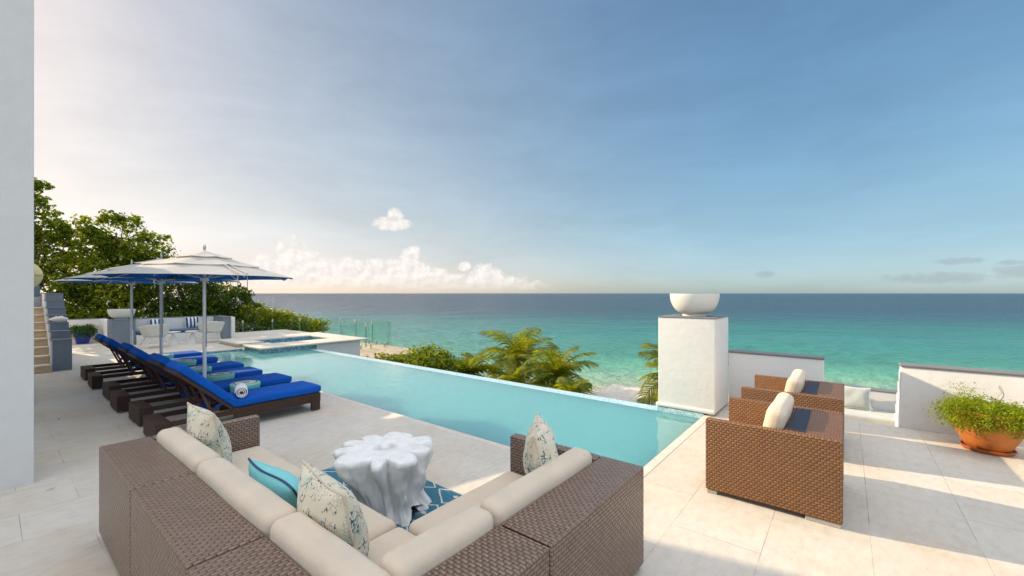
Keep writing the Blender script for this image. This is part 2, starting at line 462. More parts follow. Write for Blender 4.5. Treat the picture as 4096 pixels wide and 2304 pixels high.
# breaking foam by the beach
fn = t.noise(t.v('MULTIPLY', p, (0.25, 0.25, 0)), 1.0, 5, 0.65).outputs[0]
fl = t.m('ADD', sd, t.m('MULTIPLY', fn, 9.0))
foam = t.m('MULTIPLY', t.smooth(t.noise(p, 1.2, 5, 0.7).outputs[0], 0.42, 0.56),
           t.m('SUBTRACT', 1.0, t.smooth(t.m('ABSOLUTE', t.m('SUBTRACT', fl, 47.0)), 0.5, 1.8)))
col = t.mix(foam, col, (0.75, 0.74, 0.70))
w1 = t.noise(t.v('MULTIPLY', p, (0.30, 0.55, 0)), 1.0, 6, 0.62).outputs[0]
w2 = t.noise(t.v('MULTIPLY', p, (0.035, 0.07, 0)), 1.0, 4, 0.55).outputs[0]
h = t.m('ADD', w1, t.m('MULTIPLY', w2, 3.0))
finish(t, Base_Color=col, Roughness=0.22, IOR=1.33, Specular_IOR_Level=0.16, _bump=(h, 1.0, 2.6))

m, t = new_mat('hillside_ground')
p = geo(t)
sd = t.v('DOT_PRODUCT', p, (-0.468, 0.905, 0.0))
nz = t.noise(p, 0.5, 5).outputs[0]
f = t.m('ADD', sd, t.m('MULTIPLY', nz, 8))
sand = t.ramp(t.noise(p, 1.7, 5).outputs[0], [(0.3, (0.50, 0.40, 0.27)), (0.7, (0.64, 0.54, 0.40))])
scrub = t.ramp(t.noise(p, 1.3, 5).outputs[0], [(0.3, (0.04, 0.06, 0.015)), (0.7, (0.15, 0.14, 0.05))])
finish(t, Base_Color=t.mix(t.smooth(f, 30, 34), scrub, sand), Roughness=0.9, Specular_IOR_Level=0.1, _bump=(nz, 0.6, 0.3))

# clear greenish glass
m, t = new_mat('fence_glass')
lw = t.n('ShaderNodeFresnel', {'IOR': 1.45}).outputs[0]
tr = t.n('ShaderNodeBsdfTransparent', {'Color': (0.93, 0.985, 0.965, 1)})
gl = t.n('ShaderNodeBsdfGlossy', {'Color': (0.9, 1.0, 0.97, 1), 'Roughness': 0.02})
t.n('ShaderNodeOutputMaterial', {0: t.n('ShaderNodeMixShader', {0: t.m('MULTIPLY', t.m('MULTIPLY', lw, 0.8), t.m('SUBTRACT', 1.0, t.n('ShaderNodeNewGeometry').outputs['Backfacing'])), 1: tr, 2: gl})})
simple('glass_edge', (0.10, 0.30, 0.26), 0.2, 0.1, 5)

# banded basket stool
m, t = new_mat('banded_stool')
p = obco(t)
s = t.n('ShaderNodeSeparateXYZ', {0: p})
rad = t.m('SQRT', t.m('ADD', t.m('MULTIPLY', s.outputs[0], s.outputs[0]), t.m('MULTIPLY', s.outputs[1], s.outputs[1])))
rings = t.ramp(t.m('DIVIDE', rad, 0.2), [(0.0, (0.30, 0.38, 0.34)), (0.2, (0.10, 0.30, 0.25)), (0.3, (0.70, 0.68, 0.60)), (0.68, (0.03, 0.06, 0.06)), (0.76, (0.24, 0.58, 0.46)), (0.9, (0.42, 0.56, 0.52))], 'CONSTANT')
bands = t.ramp(t.m('DIVIDE', s.outputs[2], 0.44), [(0.0, (0.60, 0.54, 0.47)), (0.30, (0.48, 0.53, 0.52)), (0.48, (0.20, 0.55, 0.44)), (0.62, (0.44, 0.50, 0.50)), (0.76, (0.20, 0.58, 0.46)), (0.92, (0.30, 0.60, 0.50))], 'CONSTANT')
nrm = t.n('ShaderNodeSeparateXYZ', {0: t.n('ShaderNodeNewGeometry').outputs['Normal']}).outputs[2]
top = t.m('GREATER_THAN', nrm, 0.8)
coil = t.m('SINE', t.m('MULTIPLY', t.m('ADD', t.m('MULTIPLY', rad, top), s.outputs[2]), 420.0))
finish(t, Base_Color=t.mix(top, bands, rings), Roughness=0.8, Specular_IOR_Level=0.2, _bump=(coil, 0.4, 0.004))


# ------------------------------------------------------------------ mesh helpers
class MB:
    """gathers shapes; build() links them as ONE mesh object"""
    def __init__(s):
        s.v, s.f, s.k = [], [], 0

    def add(s, verts, faces):
        s.v.extend([tuple(map(float, q)) for q in verts])
        s.f.extend([tuple(i + s.k for i in q) for q in faces])
        s.k += len(verts)
        return s

    def box(s, x0, x1, y0, y1, z0, z1):
        vs = [(x, y, z) for z in (z0, z1) for y in (y0, y1) for x in (x0, x1)]
        return s.add(vs, [(0, 2, 3, 1), (4, 5, 7, 6), (0, 1, 5, 4), (2, 6, 7, 3), (0, 4, 6, 2), (1, 3, 7, 5)])

    def bbox(s, x0, x1, y0, y1, z0, z1, b=0.012, seg=2):
        bm = bmesh.new()
        bmesh.ops.create_cube(bm, size=1)
        for q in bm.verts:
            q.co = Vector((x0 + (q.co.x + .5) * (x1 - x0), y0 + (q.co.y + .5) * (y1 - y0), z0 + (q.co.z + .5) * (z1 - z0)))
        bmesh.ops.bevel(bm, geom=list(bm.edges), offset=b, segments=seg, profile=0.6, affect='EDGES')
        bm.verts.index_update()
        s.add([q.co[:] for q in bm.verts], [[q.index for q in f.verts] for f in bm.faces])
        bm.free()
        return s

    def bar(s, a, b, wd, ht=None, up=(0, 0, 1)):
        """rectangular bar from a to b"""
        a, b = Vector(a), Vector(b)
        d = (b - a).normalized()
        u = Vector(up)
        if abs(d.dot(u)) > 0.98: u = Vector((1, 0, 0))
        r = d.cross(u).normalized()
        u = r.cross(d)
        ht = ht or wd
        vs = [p + r * sx * wd / 2 + u * sy * ht / 2 for p in (a, b) for sx, sy in ((-1, -1), (1, -1), (1, 1), (-1, 1))]
        return s.add(vs, [(0, 1, 2, 3), (7, 6, 5, 4), (0, 4, 5, 1), (1, 5, 6, 2), (2, 6, 7, 3), (3, 7, 4, 0)])

    def tube(s, pts, rad, n=10, closed=False):
        pts = [Vector(q) for q in pts]
        rads = rad if isinstance(rad, (list, tuple)) else [rad] * len(pts)
        vs, fs = [], []
        prev = None
        for i, q in enumerate(pts):
            if closed:
                d = (pts[(i + 1) % len(pts)] - pts[i - 1]).normalized()
            else:
                d = (pts[min(i + 1, len(pts) - 1)] - pts[max(i - 1, 0)]).normalized()
            if prev is None:
                a = d.orthogonal().normalized()
            else:
                a = (prev - d * prev.dot(d)).normalized()
            prev = a
            b = d.cross(a)
            for j in range(n):
                an = 2 * PI * j / n
                vs.append(q + (a * math.cos(an) + b * math.sin(an)) * rads[i])
        m_ = len(pts)
        for i in range(m_ if closed else m_ - 1):
            for j in range(n):
                i2 = (i + 1) % m_
                fs.append((i * n + j, i * n + (j + 1) % n, i2 * n + (j + 1) % n, i2 * n + j))
        if not closed:
            fs.append(tuple(reversed(range(n))))
            fs.append(tuple(range((m_ - 1) * n, m_ * n)))
        return s.add(vs, fs)

    def lathe(s, prof, n=40, cx=0, cy=0, cz=0):
        vs, fs = [], []
        for r, z in prof:
            for j in range(n):
                an = 2 * PI * j / n
                vs.append((cx + r * math.cos(an), cy + r * math.sin(an), cz + z))
        for i in range(len(prof) - 1):
            for j in range(n):
                fs.append((i * n + j, i * n + (j + 1) % n, (i + 1) * n + (j + 1) % n, (i + 1) * n + j))
        if prof[0][0] > 1e-4: fs.append(tuple(reversed(range(n))))
        if prof[-1][0] > 1e-4: fs.append(tuple(range((len(prof) - 1) * n, len(prof) * n)))
        return s.add(vs, fs)

    def rbox(s, cx, cy, cz, hx, hy, hz, r, puff=0.0, n=5, seed=0, wob=0.0, M=None):
        """soft cushion: rounded box"""
        def axis(h):
            core = np.linspace(-(h - r), h - r, n + 2)
            cn = r * np.tan(np.linspace(0, PI / 4, 5)[1:])
            return np.concatenate([-(h - r) - cn[::-1], core, (h - r) + cn])
        ax = [axis(hx), axis(hy), axis(hz)]
        H = (hx, hy, hz)
        rng = np.random.RandomState(seed)
        ph = rng.rand(6) * 6.28
        verts, faces, idx = [], [], {}

        def vid(i, j, k):
            key = (i, j, k)
            if key in idx: return idx[key]
            p0 = np.array([ax[0][i], ax[1][j], ax[2][k]])
            c = np.clip(p0, [-(hx - r), -(hy - r), -(hz - r)], [hx - r, hy - r, hz - r])
            d_ = p0 - c
            L = np.linalg.norm(d_)
            q = c + d_ / max(L, 1e-9) * r
            if puff:
                u, v_, w_ = q[0] / hx, q[1] / hy, q[2] / hz
                q = q.copy()
                q[2] += puff * w_ * (1 - u * u) * (1 - v_ * v_)
                q[1] += puff * .6 * v_ * (1 - u * u) * (1 - w_ * w_)
                q[0] += puff * .6 * u * (1 - v_ * v_) * (1 - w_ * w_)
            if wob:
                q = q + wob * np.array([math.sin(q[1] * 9 + ph[0]), math.sin(q[0] * 7 + ph[1]), math.sin(q[0] * 8 + ph[2]) + .6 * math.sin(q[0] * 15 + q[1] * 6 + ph[3])])
            idx[key] = len(verts)
            verts.append(q)
            return idx[key]
        N = [len(a) for a in ax]
        for a0, a1, a2 in ((0, 1, 2), (1, 2, 0), (2, 0, 1)):
            for side in (0, N[a2] - 1):
                for i in range(N[a0] - 1):
                    for j in range(N[a1] - 1):
                        quad = []
                        for di, dj in ((0, 0), (1, 0), (1, 1), (0, 1)):
                            k = [0, 0, 0]
                            k[a0], k[a1], k[a2] = i + di, j + dj, side
                            quad.append(vid(*k))
                        faces.append(quad if side else quad[::-1])
        vs = np.array(verts)
        if M is not None:
            vs = np.array([(M @ Vector(q))[:] for q in vs])
        return s.add(vs + np.array([cx, cy, cz]), faces)

    def quads(s, V):
        """V: (n,4,3)"""
        n = len(V)
        s.v.extend(map(tuple, V.reshape(-1, 3).tolist()))
        s.f.extend([(s.k + 4 * i, s.k + 4 * i + 1, s.k + 4 * i + 2, s.k + 4 * i + 3) for i in range(n)])
        s.k += 4 * n
        return s

    def build(s, name, material, parent=None, smooth=False, angle=None, swap=False, loc=None):
        me = bpy.data.meshes.new(name)
        me.from_pydata(s.v, [], s.f)
        me.update()
        # UVs in metres, chosen by the face's main direction
        if len(s.f) < 20000:
            uvl = me.uv_layers.new(name="UVMap")
            nl = len(me.loops)
            co = np.empty(len(me.vertices) * 3); me.vertices.foreach_get('co', co); co = co.reshape(-1, 3)
            li = np.empty(nl, dtype=np.int32); me.loops.foreach_get('vertex_index', li)
            pn = np.empty(len(me.polygons) * 3); me.polygons.foreach_get('normal', pn); pn = np.abs(pn.reshape(-1, 3))
            tot = np.empty(len(me.polygons), dtype=np.int32); me.polygons.foreach_get('loop_total', tot)
            nr = np.repeat(pn, tot, axis=0)
            P = co[li]
            up = (nr[:, 2] >= nr[:, 0]) & (nr[:, 2] >= nr[:, 1])
            sx = (~up) & (nr[:, 0] > nr[:, 1])
            U = np.where(up, P[:, 0] if swap else P[:, 1], np.where(sx, P[:, 1], P[:, 0]))
            V = np.where(up, P[:, 1] if swap else P[:, 0], P[:, 2])
            uvl.data.foreach_set('uv', np.stack([U, V], 1).astype(np.float32).ravel())
        o = bpy.data.objects.new(name, me)
        me.materials.append(MATS[material] if isinstance(material, str) else material)
        C.objects.link(o)
        if parent is not None: o.parent = parent
        if loc is not None: o.location = loc
        if smooth:
            me.shade_smooth()
            if angle: me.set_sharp_from_angle(angle=R(angle))
        return o


def tag(o, label=None, cat=None, group=None, kind=None):
    if label: o['label'] = label
    if cat: o['category'] = cat
    if group: o['group'] = group
    if kind: o['kind'] = kind
    return o


def thing(name, loc, label, cat, group=None, rz=0.0):
    o = bpy.data.objects.new(name, None)
    o.empty_display_size = 0.1
    C.objects.link(o)
    o.location = loc
    o.rotation_euler = (0, 0, rz)
    return tag(o, label, cat, group)


def copy_tree(o, parent=None):
    c = o.copy()
    C.objects.link(c)
    if parent is not None: c.parent = parent
    for ch in list(o.children):
        copy_tree(ch, c)
    return c


def structure(o):
    o['kind'] = 'structure'
    return o


# ------------------------------------------------------------------ setting: ground, sea, terrace
def sheet(mb, x0, x1, y0, y1, z):
    mb.add([(x0, y0, z), (x1, y0, z), (x1, y1, z), (x0, y1, z)], [(0, 1, 2, 3)])


# the sea, out to the horizon
mb = MB()
S = 90000
sheet(mb, -S, S, -200, S, -8.0)
structure(mb.build('sea', 'sea_water'))

# hillside falling from the terrace to the beach
mb = MB()
xs = np.concatenate([np.linspace(-140, -60, 9), np.linspace(-54, 40, 60), np.linspace(50, 160, 10)])
ys = np.concatenate([np.linspace(-60, -12, 8), np.linspace(-8, 75, 64)])
rng = np.random.RandomState(4)
vs = []
for y in ys:
    for x in xs:
        sd = -0.468 * x + 0.905 * y
        tt = min(max((sd - 11) / 31.0, 0), 1.25)
        z = -1.6 - 6.3 * tt ** 0.8
        left = 1 / (1 + math.exp((x + 20.5) / 0.9)) * (1 / (1 + math.exp((y - 9) / 2.0)))
        z += left * (0.55 + (sd > 12) * min(3.0, (sd - 12) * .12))
        z += 0.12 * math.sin(x * 0.9 + y * .4) * math.cos(y * 0.7 - x * .3)
        if -20 < x < 9 and y < 8: z = min(z, -1.6)
        vs.append((x, y, z))
nx = len(xs)
fs = [(j * nx + i, j * nx + i + 1, (j + 1) * nx + i + 1, (j + 1) * nx + i) for j in range(len(ys) - 1) for i in range(nx - 1)]
mb.add(vs, fs)
structure(mb.build('hillside', 'hillside_ground', smooth=True))

WATER_Z = -0.05
# terrace paving round the pool (one sheet with skirts down into the pool)
mb = MB()
sheet(mb, -21.3, 9.0, -8.0, 3.62, 0)
sheet(mb, -1.5, 9.0, 3.62, 7.45, 0)
sheet(mb, -21.3, -15.1, 3.62, 5.1, 0)
sheet(mb, -21.3, -17.2, 5.1, 9.0, 0)
mb.add([(-21.3, 9, 0), (-17.2, 9, 0), (-17.2, 9, -1.6), (-21.3, 9, -1.6)], [(0, 1, 2, 3)])
structure(mb.build('terrace_paving', 'travertine'))
# pool edging stones
mb = MB()
mb.bbox(-15.0, -1.6, 3.62, 3.72, -0.3, 0.004, 0.006, 1)
mb.bbox(-1.6, -1.5, 3.62, 6.43, -0.3, 0.004, 0.006, 1)
mb.bbox(-15.1, -15.0, 3.62, 5.05, -0.3, 0.004, 0.006, 1)
structure(mb.build('pool_edge_pavement', 'coping_stone'))
mb = MB()
mb.box(-15.0, -14.97, 3.72, 5.05, -1.3, -0.022)
structure(mb.build('pool_wall', 'blue_mosaic'))
mb = MB()
sheet(mb, -15.0, -1.6, 3.72, 6.41, WATER_Z)
structure(mb.build('pool_water', 'pool_water_surface'))
# the vanishing edge of the pool
mb = MB()
mb.bbox(-13.5, -2.26, 6.41, 6.70, -1.6, WATER_Z - 0.006, 0.008, 1)
mb.box(-2.26, -1.6, 6.40, 6.44, -1.3, 0.02)
structure(mb.build('pool_vanishing_edge_wall', 'lip_mosaic'))

# lower terrace behind the gap in the sea wall
mb = MB()
sheet(mb, -2.2, 6.0, 7.62, 11.2, -0.62)
structure(mb.build('lower_terrace_paving', 'travertine'))
mb = MB()
for i, (y0, y1, zt) in enumerate(((7.45, 7.75, -0.16), (7.75, 8.05, -0.32), (8.05, 8.35, -0.47))):
    mb.bbox(-0.25, 0.56, y0, y1, -0.62, zt, 0.008, 1)
structure(mb.build('lower_terrace_steps', 'coping_stone'))
mb = MB()
mb.box(-1.45, 9.0, 7.35, 7.449, -1.6, -0.006)
structure(mb.build('terrace_edge_wall', 'white_render'))

# ------------------------------------------------------------------ villa (the wing at the frame's edge and the block by the stair)
villa = thing('villa', (-5.85, 0.27, 0), "tall white rendered villa wall rising from the paving at the terrace's edge", 'villa')
def vwall(x0, x1, y0, y1, z1):
    mb = MB(); mb.bbox(x0 + 5.85, x1 + 5.85, y0 - 0.27, y1 - 0.27, -0.3, z1, 0.012, 2)
    return mb.build('wall', 'white_render', villa, smooth=True, angle=40)
vwall(-6.45, -5.85, -5.0, 0.27, 6.6)
vwall(-12.9, -8.2, -6.0, 0.10, 7.6)
vwall(-17.0, -16.0, -5.0, 0.60, 6.0)  # unseen block, added and sized for the shade it casts on the deck

# globe lamp on the villa block
lamp = thing('wall_lamp', (-12.1, 0.10, 2.09), "cream globe lamp fixed to the villa wall above the staircase", 'lamp')
mb = MB()
mb.lathe([(0.001, -0.275)] + [(0.275 * math.cos(a), 0.275 * math.sin(a)) for a in np.linspace(-1.45, 1.45, 17)] + [(0.001, 0.275)], 32, 0, 0.30, 0)
mb.build('lamp_shade', 'lamp_glass', lamp, smooth=True)
mb = MB(); mb.bbox(-0.06, 0.06, 0.0, 0.05, -0.12, 0.12, 0.006)
mb.tube([(0, 0.03, 0), (0, 0.1, 0)], 0.03)
mb.build('bracket', 'brass', lamp)
mb = MB(); mb.lathe([(0.278, -0.01), (0.281, -0.01), (0.281, 0.01), (0.278, 0.01)], 32, 0, 0.30, 0.0)
mb.build('band', 'brass', lamp)

# staircase with a stepped grey parapet
st_ = thing('staircase', (-13.75, 0.88, 0), "tan stone staircase climbing beside a stepped grey parapet", 'staircase')
RH, TR = 0.175, 0.30
for i in range(8):
    mb = MB(); mb.box(-2.9, -i * TR, -2.2, 0.0, i * RH + (0 if i == 0 else 0.0005), (i + 1) * RH - 0.03)
    rs = mb.build('riser', 'step_riser_stone', st_)
    mb = MB(); mb.bbox(-(i + 1) * TR - (0 if i < 7 else 0.5), -i * TR + 0.025, -2.2, 0.0, (i + 1) * RH - 0.03, (i + 1) * RH - 0.0005, 0.006, 1)
    mb.build('tread', 'coping_stone', st_)
mb = MB()
for i in range(7):
    x1 = -0.12 - i * TR
    mb.box(x1 - TR if i < 6 else -3.0, x1, 0.004, 0.33, -0.05, 0.69 + i * RH)
par = mb.build('parapet', 'white_render', st_)
mb = MB()
for i in range(7):
    x1 = -0.12 - i * TR
    z0 = 0.0 if i == 0 else 0.69 + (i - 1) * RH
    zt = 0.69 + i * RH
    mb.box(x1 + 0.0005, x1 + 0.006, 0.03, 0.334, z0 + 0.004, zt + 0.002)
    mb.box((x1 - TR + 0.004) if i < 6 else -3.0, x1 + 0.018, 0.0, 0.338, zt + 0.0005, zt + 0.018)
mb.build('parapet_cap', 'grey_paint', par)
mb = MB()
for i in range(3):
    mb.box(-5.3, -3.05 - i * 0.28, -0.25 + 0.0005 * i, 0.0, 1.66 + i * 0.25, 1.91 + i * 0.25)
mb.build('upper_parapet', 'grey_paint', st_)
mb = MB(); mb.box(-5.3, -3.001, -2.2, 0.33, -0.05, 1.655)
mb.build('landing', 'white_render', st_)

# ------------------------------------------------------------------ low walls, piers
def low_wall(name, x0, x1, y0, y1, z0, z1, label, cap='grey_cap', capz=0.03, ov=0.012):
    o = thing(name, ((x0 + x1) / 2, (y0 + y1) / 2, z0), label, 'wall')
    a, b, c_, d = x0 - (x0 + x1) / 2, x1 - (x0 + x1) / 2, y0 - (y0 + y1) / 2, y1 - (y0 + y1) / 2
    mb = MB(); mb.bbox(a, b, c_, d, 0, z1 - z0 - capz, 0.008, 2)
    mb.build('wall_body', 'white_render', o, smooth=True, angle=40)
    mb = MB(); mb.bbox(a - ov, b + ov, c_ - ov, d + ov, z1 - z0 - capz + 0.0005, z1 - z0, 0.006, 1)
    mb.build('cap', cap, o)
    return o


low_wall('sea_wall', -1.45, -0.25, 7.27, 7.48, 0, 0.85, "low white wall joining the white pillar to the terrace gap")
low_wall('sea_wall', 0.56, 9.0, 7.45, 7.68, 0, 0.82, "long low white wall behind the terracotta pot, grey capped")
# stepped parapet of the stair going down
sp_ = thing('stepped_parapet', (0.60, 7.70, -0.62), "narrow white stepped parapet descending from the gap in the sea wall", 'wall')
mb = MB()
for i in range(5):
    mb.box(-0.035, 0.035, i * 0.16, (i + 1) * 0.16 + (0 if i < 4 else .05), 0, 1.32 - i * 0.19)
mb.build('wall_body', 'white_render', sp_)
pil = thing('pillar', (-1.855, 6.85, 0), "square white rendered pillar standing at the pool's corner under a bowl", 'pillar')
mb = MB(); mb.bbox(-0.405, 0.405, -0.42, 0.42, 0.06, 1.385, 0.015, 3)
mb.build('shaft', 'white_render', pil, smooth=True, angle=40)
mb = MB(); mb.bbox(-0.43, 0.405, -0.455, 0.42, 0.03, 0.085, 0.02, 3)
mb.build('base_moulding', 'white_render', pil, smooth=True, angle=40)
mb = MB(); mb.box(-0.40, 0.24, -0.41, 0.4, -1.5, 0.03)
mb.build('tiled_foot', 'blue_mosaic', pil)
mb = MB(); mb.bbox(-0.412, 0.412, -0.427, 0.427, 1.3855, 1.40, 0.004, 1)
mb.build('cap', 'grey_cap', pil)


def bowl(name, loc, label):
    mb = MB()
    out = [(0.001, 0.0), (0.17, 0.0), (0.175, 0.02), (0.155, 0.035)]
    out += [(0.155 + (0.355 - 0.155) * math.sin(a), 0.335 - (0.335 - 0.04) * math.cos(a)) for a in np.linspace(0.12, PI / 2, 12)]
    out += [(0.352, 0.345), (0.33, 0.345)]
    out += [(0.33 * math.cos(a), 0.335 - 0.25 * math.sin(a)) for a in np.linspace(0.05, 1.5, 10)] + [(0.001, 0.085)]
    mb.lathe(out, 48)
    o = mb.build(name, 'white_plaster', smooth=True, angle=50)
    o.location = loc
    return tag(o, label, 'bowl', 'white plaster bowls on piers')


bowl('bowl', (-1.85, 6.86, 1.40), "white plaster bowl on top of the white pillar by the pool")
bowl('bowl', (-19.3, 2.86, 0.862), "white plaster bowl on the grey pier beside the bench")

# bench corner at the back of the terrace
bw_ = thing('back_wall', (-21.3, 1.6, 0), "white garden wall behind the blue planter", 'wall')
mb = MB(); mb.bbox(-0.2, 0.0, -2.6, 1.15, -0.3, 0.82, 0.008); mb.bbox(0.002, 1.9, 0.97, 1.15, -0.3, 0.815, 0.008)
mb.build('wall_body', 'white_render', bw_, smooth=True, angle=40)
mb = MB(); mb.box(-0.21, 0.01, -2.6, 1.16, 0.8205, 0.835)
mb.build('cap', 'grey_cap', bw_)

def pier(x0, x1, y0, y1, z1, label):
    o = thing('pier', ((x0 + x1) / 2, (y0 + y1) / 2, 0), label, 'pier')
    hx, hy = (x1 - x0) / 2, (y1 - y0) / 2
    mb = MB(); mb.bbox(-hx, hx, -hy, hy, -0.1, z1 - 0.015, 0.006); mb.build('shaft', 'grey_paint', o)
    mb = MB(); mb.bbox(-hx - .01, hx + .01, -hy - .01, hy + .01, z1 - 0.0145, z1, 0.004, 1); mb.build('cap', 'grey_cap', o)
pier(-19.75, -18.95, 2.56, 3.16, 0.86, "grey painted pier carrying a white bowl")
pier(-19.6, -18.6, 5.62, 5.86, 0.86, "grey painted end pier of the white bench, next to the glass fence")
low_wall('end_wall', -19.62, -18.5, 5.872, 5.99, 0, 0.84, "thin white wall end beside the grey bench pier", 'white_render', 0.02, 0.0)
bench = thing('built_in_bench', (-19.2, 4.4, 0), "white built-in bench with a long dark blue cushion", 'bench')
mb = MB(); mb.bbox(-0.62, -0.42, -1.24, 1.21, -0.1, 0.845, 0.008); mb.build('back_wall', 'white_render', bench, smooth=True, angle=40)
mb = MB(); mb.box(-0.63, -0.41, -1.24, 1.21, 0.8455, 0.86); mb.build('cap', 'grey_cap', bench)
mb = MB(); mb.bbox(-0.419, 0.38, -1.23, 1.21, -0.1, 0.32, 0.008); mb.build('seat_base', 'white_render', bench, smooth=True, angle=40)
mb = MB(); mb.rbox(-0.01, -0.01, 0.375, 0.39, 1.18, 0.055, 0.03); mb.build('seat_cushion', 'teal_bench_fabric', bench, smooth=True)


# ------------------------------------------------------------------ pillows
def pillow_mesh(a, b, th, n=22, seed=0, pinch=0.10):
    rng = np.random.RandomState(seed)
    ph = rng.rand(8) * 6.28
    vs, fs = [], []
    for side in (1, -1):
        base = len(vs)
        for i in range(n + 1):
            for j in range(n + 1):
                s_, t_ = -1 + 2 * i / n, -1 + 2 * j / n
                s2 = math.sin(s_ * PI / 2 * 0.999); t2 = math.sin(t_ * PI / 2 * 0.999)
                x = a * s2 * (1 - pinch * (1 - t2 * t2)); z = b * t2 * (1 - pinch * (1 - s2 * s2))
                T = th * ((1 - abs(s2) ** 2.6) * (1 - abs(t2) ** 2.6)) ** 0.55
                T *= 1 + 0.10 * math.sin(5 * s2 + ph[0]) * math.sin(4 * t2 + ph[1])
                y = side * T + 0.012 * math.sin(3 * s2 + ph[2]) * math.cos(2.3 * t2 + ph[3])
                vs.append((x, y, z))
        for i in range(n):
            for j in range(n):
                q = [base + i * (n + 1) + j, base + (i + 1) * (n + 1) + j, base + (i + 1) * (n + 1) + j + 1, base + i * (n + 1) + j + 1]
                fs.append(q if side < 0 else q[::-1])
    ring = []
    for k in range(4 * n):
        e, q = divmod(k, n)
        u = -1 + 2 * q / n
        s_, t_ = [(u, -1), (1, u), (-u, 1), (-1, -u)][e]
        s2 = math.sin(s_ * PI / 2 * 0.999); t2 = math.sin(t_ * PI / 2 * 0.999)
        ring.append((a * 1.005 * s2 * (1 - pinch * (1 - t2 * t2)), 0.012 * math.sin(3 * s2 + ph[2]) * math.cos(2.3 * t2 + ph[3]), b * 1.005 * t2 * (1 - pinch * (1 - s2 * s2))))
    return vs, fs, ring


def pillow(name, loc, rz, lean, a, b, th, mat_, pipe, label, group=None, roll=0.0, pr=0.006, seed=0, pinch=0.1):
    o = thing(name, loc, label, 'pillow', group)
    o.rotation_euler = (Matrix.Rotation(rz, 3, 'Z') @ Matrix.Rotation(lean, 3, 'X') @ Matrix.Rotation(roll, 3, 'Y')).to_euler()
    vs, fs, ring = pillow_mesh(a, b, th, seed=seed, pinch=pinch)
    mb = MB(); mb.add(vs, fs); mb.build('pillow_cover', mat_, o, smooth=True)
    mb = MB(); mb.tube(ring, pr, 6, closed=True); mb.build('piping', pipe, o, smooth=True)
    return o


# ------------------------------------------------------------------ sectional sofa (local: back along y=0, seat towards +y)
SH, SW = 0.65, 0.29
def feet(o, pts):
    for x, y in pts:
        mb = MB(); mb.bbox(x - .04, x + .04, y - .04, y + .04, 0, 0.035, 0.005, 1); mb.build('foot', 'plastic_foot', o)


def back_cushion(o, x0, x1, y0, y1, seed, z0=0.385, z1=0.715):
    mb = MB(); mb.rbox((x0 + x1) / 2, (y0 + y1) / 2, (z0 + z1) / 2, (x1 - x0) / 2, (y1 - y0) / 2, (z1 - z0) / 2, 0.050, 0.006, 6, seed, 0.003)
    return mb.build('back_cushion', 'cream_fabric', o, smooth=True)


def seat_cushion(o, x0, x1, y0, y1, seed, z0=0.245, z1=0.40):
    mb = MB(); mb.rbox((x0 + x1) / 2, (y0 + y1) / 2, (z0 + z1) / 2, (x1 - x0) / 2, (y1 - y0) / 2, (z1 - z0) / 2, 0.045, 0.012, 6, seed, 0.002)
    return mb.build('seat_cushion', 'cream_fabric', o, smooth=True)


def wick(o, name, x0, x1, y0, y1, z0, z1, mat_='wicker', swap=False, b=0.014):
    mb = MB(); mb.bbox(x0, x1, y0, y1, z0, z1, b, 3)
    return mb.build(name, mat_, o, smooth=True, angle=35, swap=swap)


W, D = 1.065, 1.03
XA, YA = -4.20, 0.50
# end piece with one arm
s1 = thing('sofa_section', (XA, YA, 0), "wicker sofa end section with an arm, beside the blue loungers", 'sofa section', 'sections of the wicker corner sofa')
wick(s1, 'backrest', 0, W - .006, 0, SW, 0.035, SH)
wick(s1, 'base', 0.09, W - .006, SW + .001, D - .03, 0.035, 0.24)
wick(s1, 'arm', 0, 0.085, SW + .001, D, 0.035, SH)
seat_cushion(s1, 0.095, W - .012, SW + .01, D, 1)
back_cushion(s1, 0.10, W - .01, SW + .005, SW + .165, 2)
feet(s1, [(0.06, 0.06), (W - .08, 0.06), (0.06, D - .08), (W - .08, D - .08)])
# middle
s2 = thing('sofa_section', (XA + W, YA, 0), "armless middle section of the wicker sofa, turquoise pillow on it", 'sofa section', 'sections of the wicker corner sofa')
wick(s2, 'backrest', 0.006, W - .006, 0, SW, 0.035, SH)
wick(s2, 'base', 0.006, W - .006, SW + .001, D - .03, 0.035, 0.24)
seat_cushion(s2, 0.012, W - .012, SW + .01, D, 3)
back_cushion(s2, 0.006, W - .01, SW + .005, SW + .165, 4)
feet(s2, [(0.08, 0.06), (W - .08, 0.06), (0.08, D - .08), (W - .08, D - .08)])
# corner
s3 = thing('sofa_section', (XA + 2 * W, YA, 0), "square corner section of the wicker sofa with two back cushions", 'sofa section', 'sections of the wicker corner sofa')
wick(s3, 'backrest', 0.006, W, 0, SW, 0.035, SH)
wick(s3, 'backrest', W - SW, W, SW + .001, D - .006, 0.035, SH - .0006, swap=True)
wick(s3, 'base', 0.006, W - SW - .001, SW + .001, D - .006, 0.035, 0.24)
seat_cushion(s3, 0.012, W - SW - .01, SW + .01, D - .012, 5)
back_cushion(s3, 0.006, W - SW - .005, SW + .005, SW + .165, 6)
back_cushion(s3, W - SW - .165, W - SW - .005, SW + .17, D - .01, 7)
feet(s3, [(0.08, 0.06), (W - .08, 0.06), (0.08, D - .08), (W - .08, D - .08)])
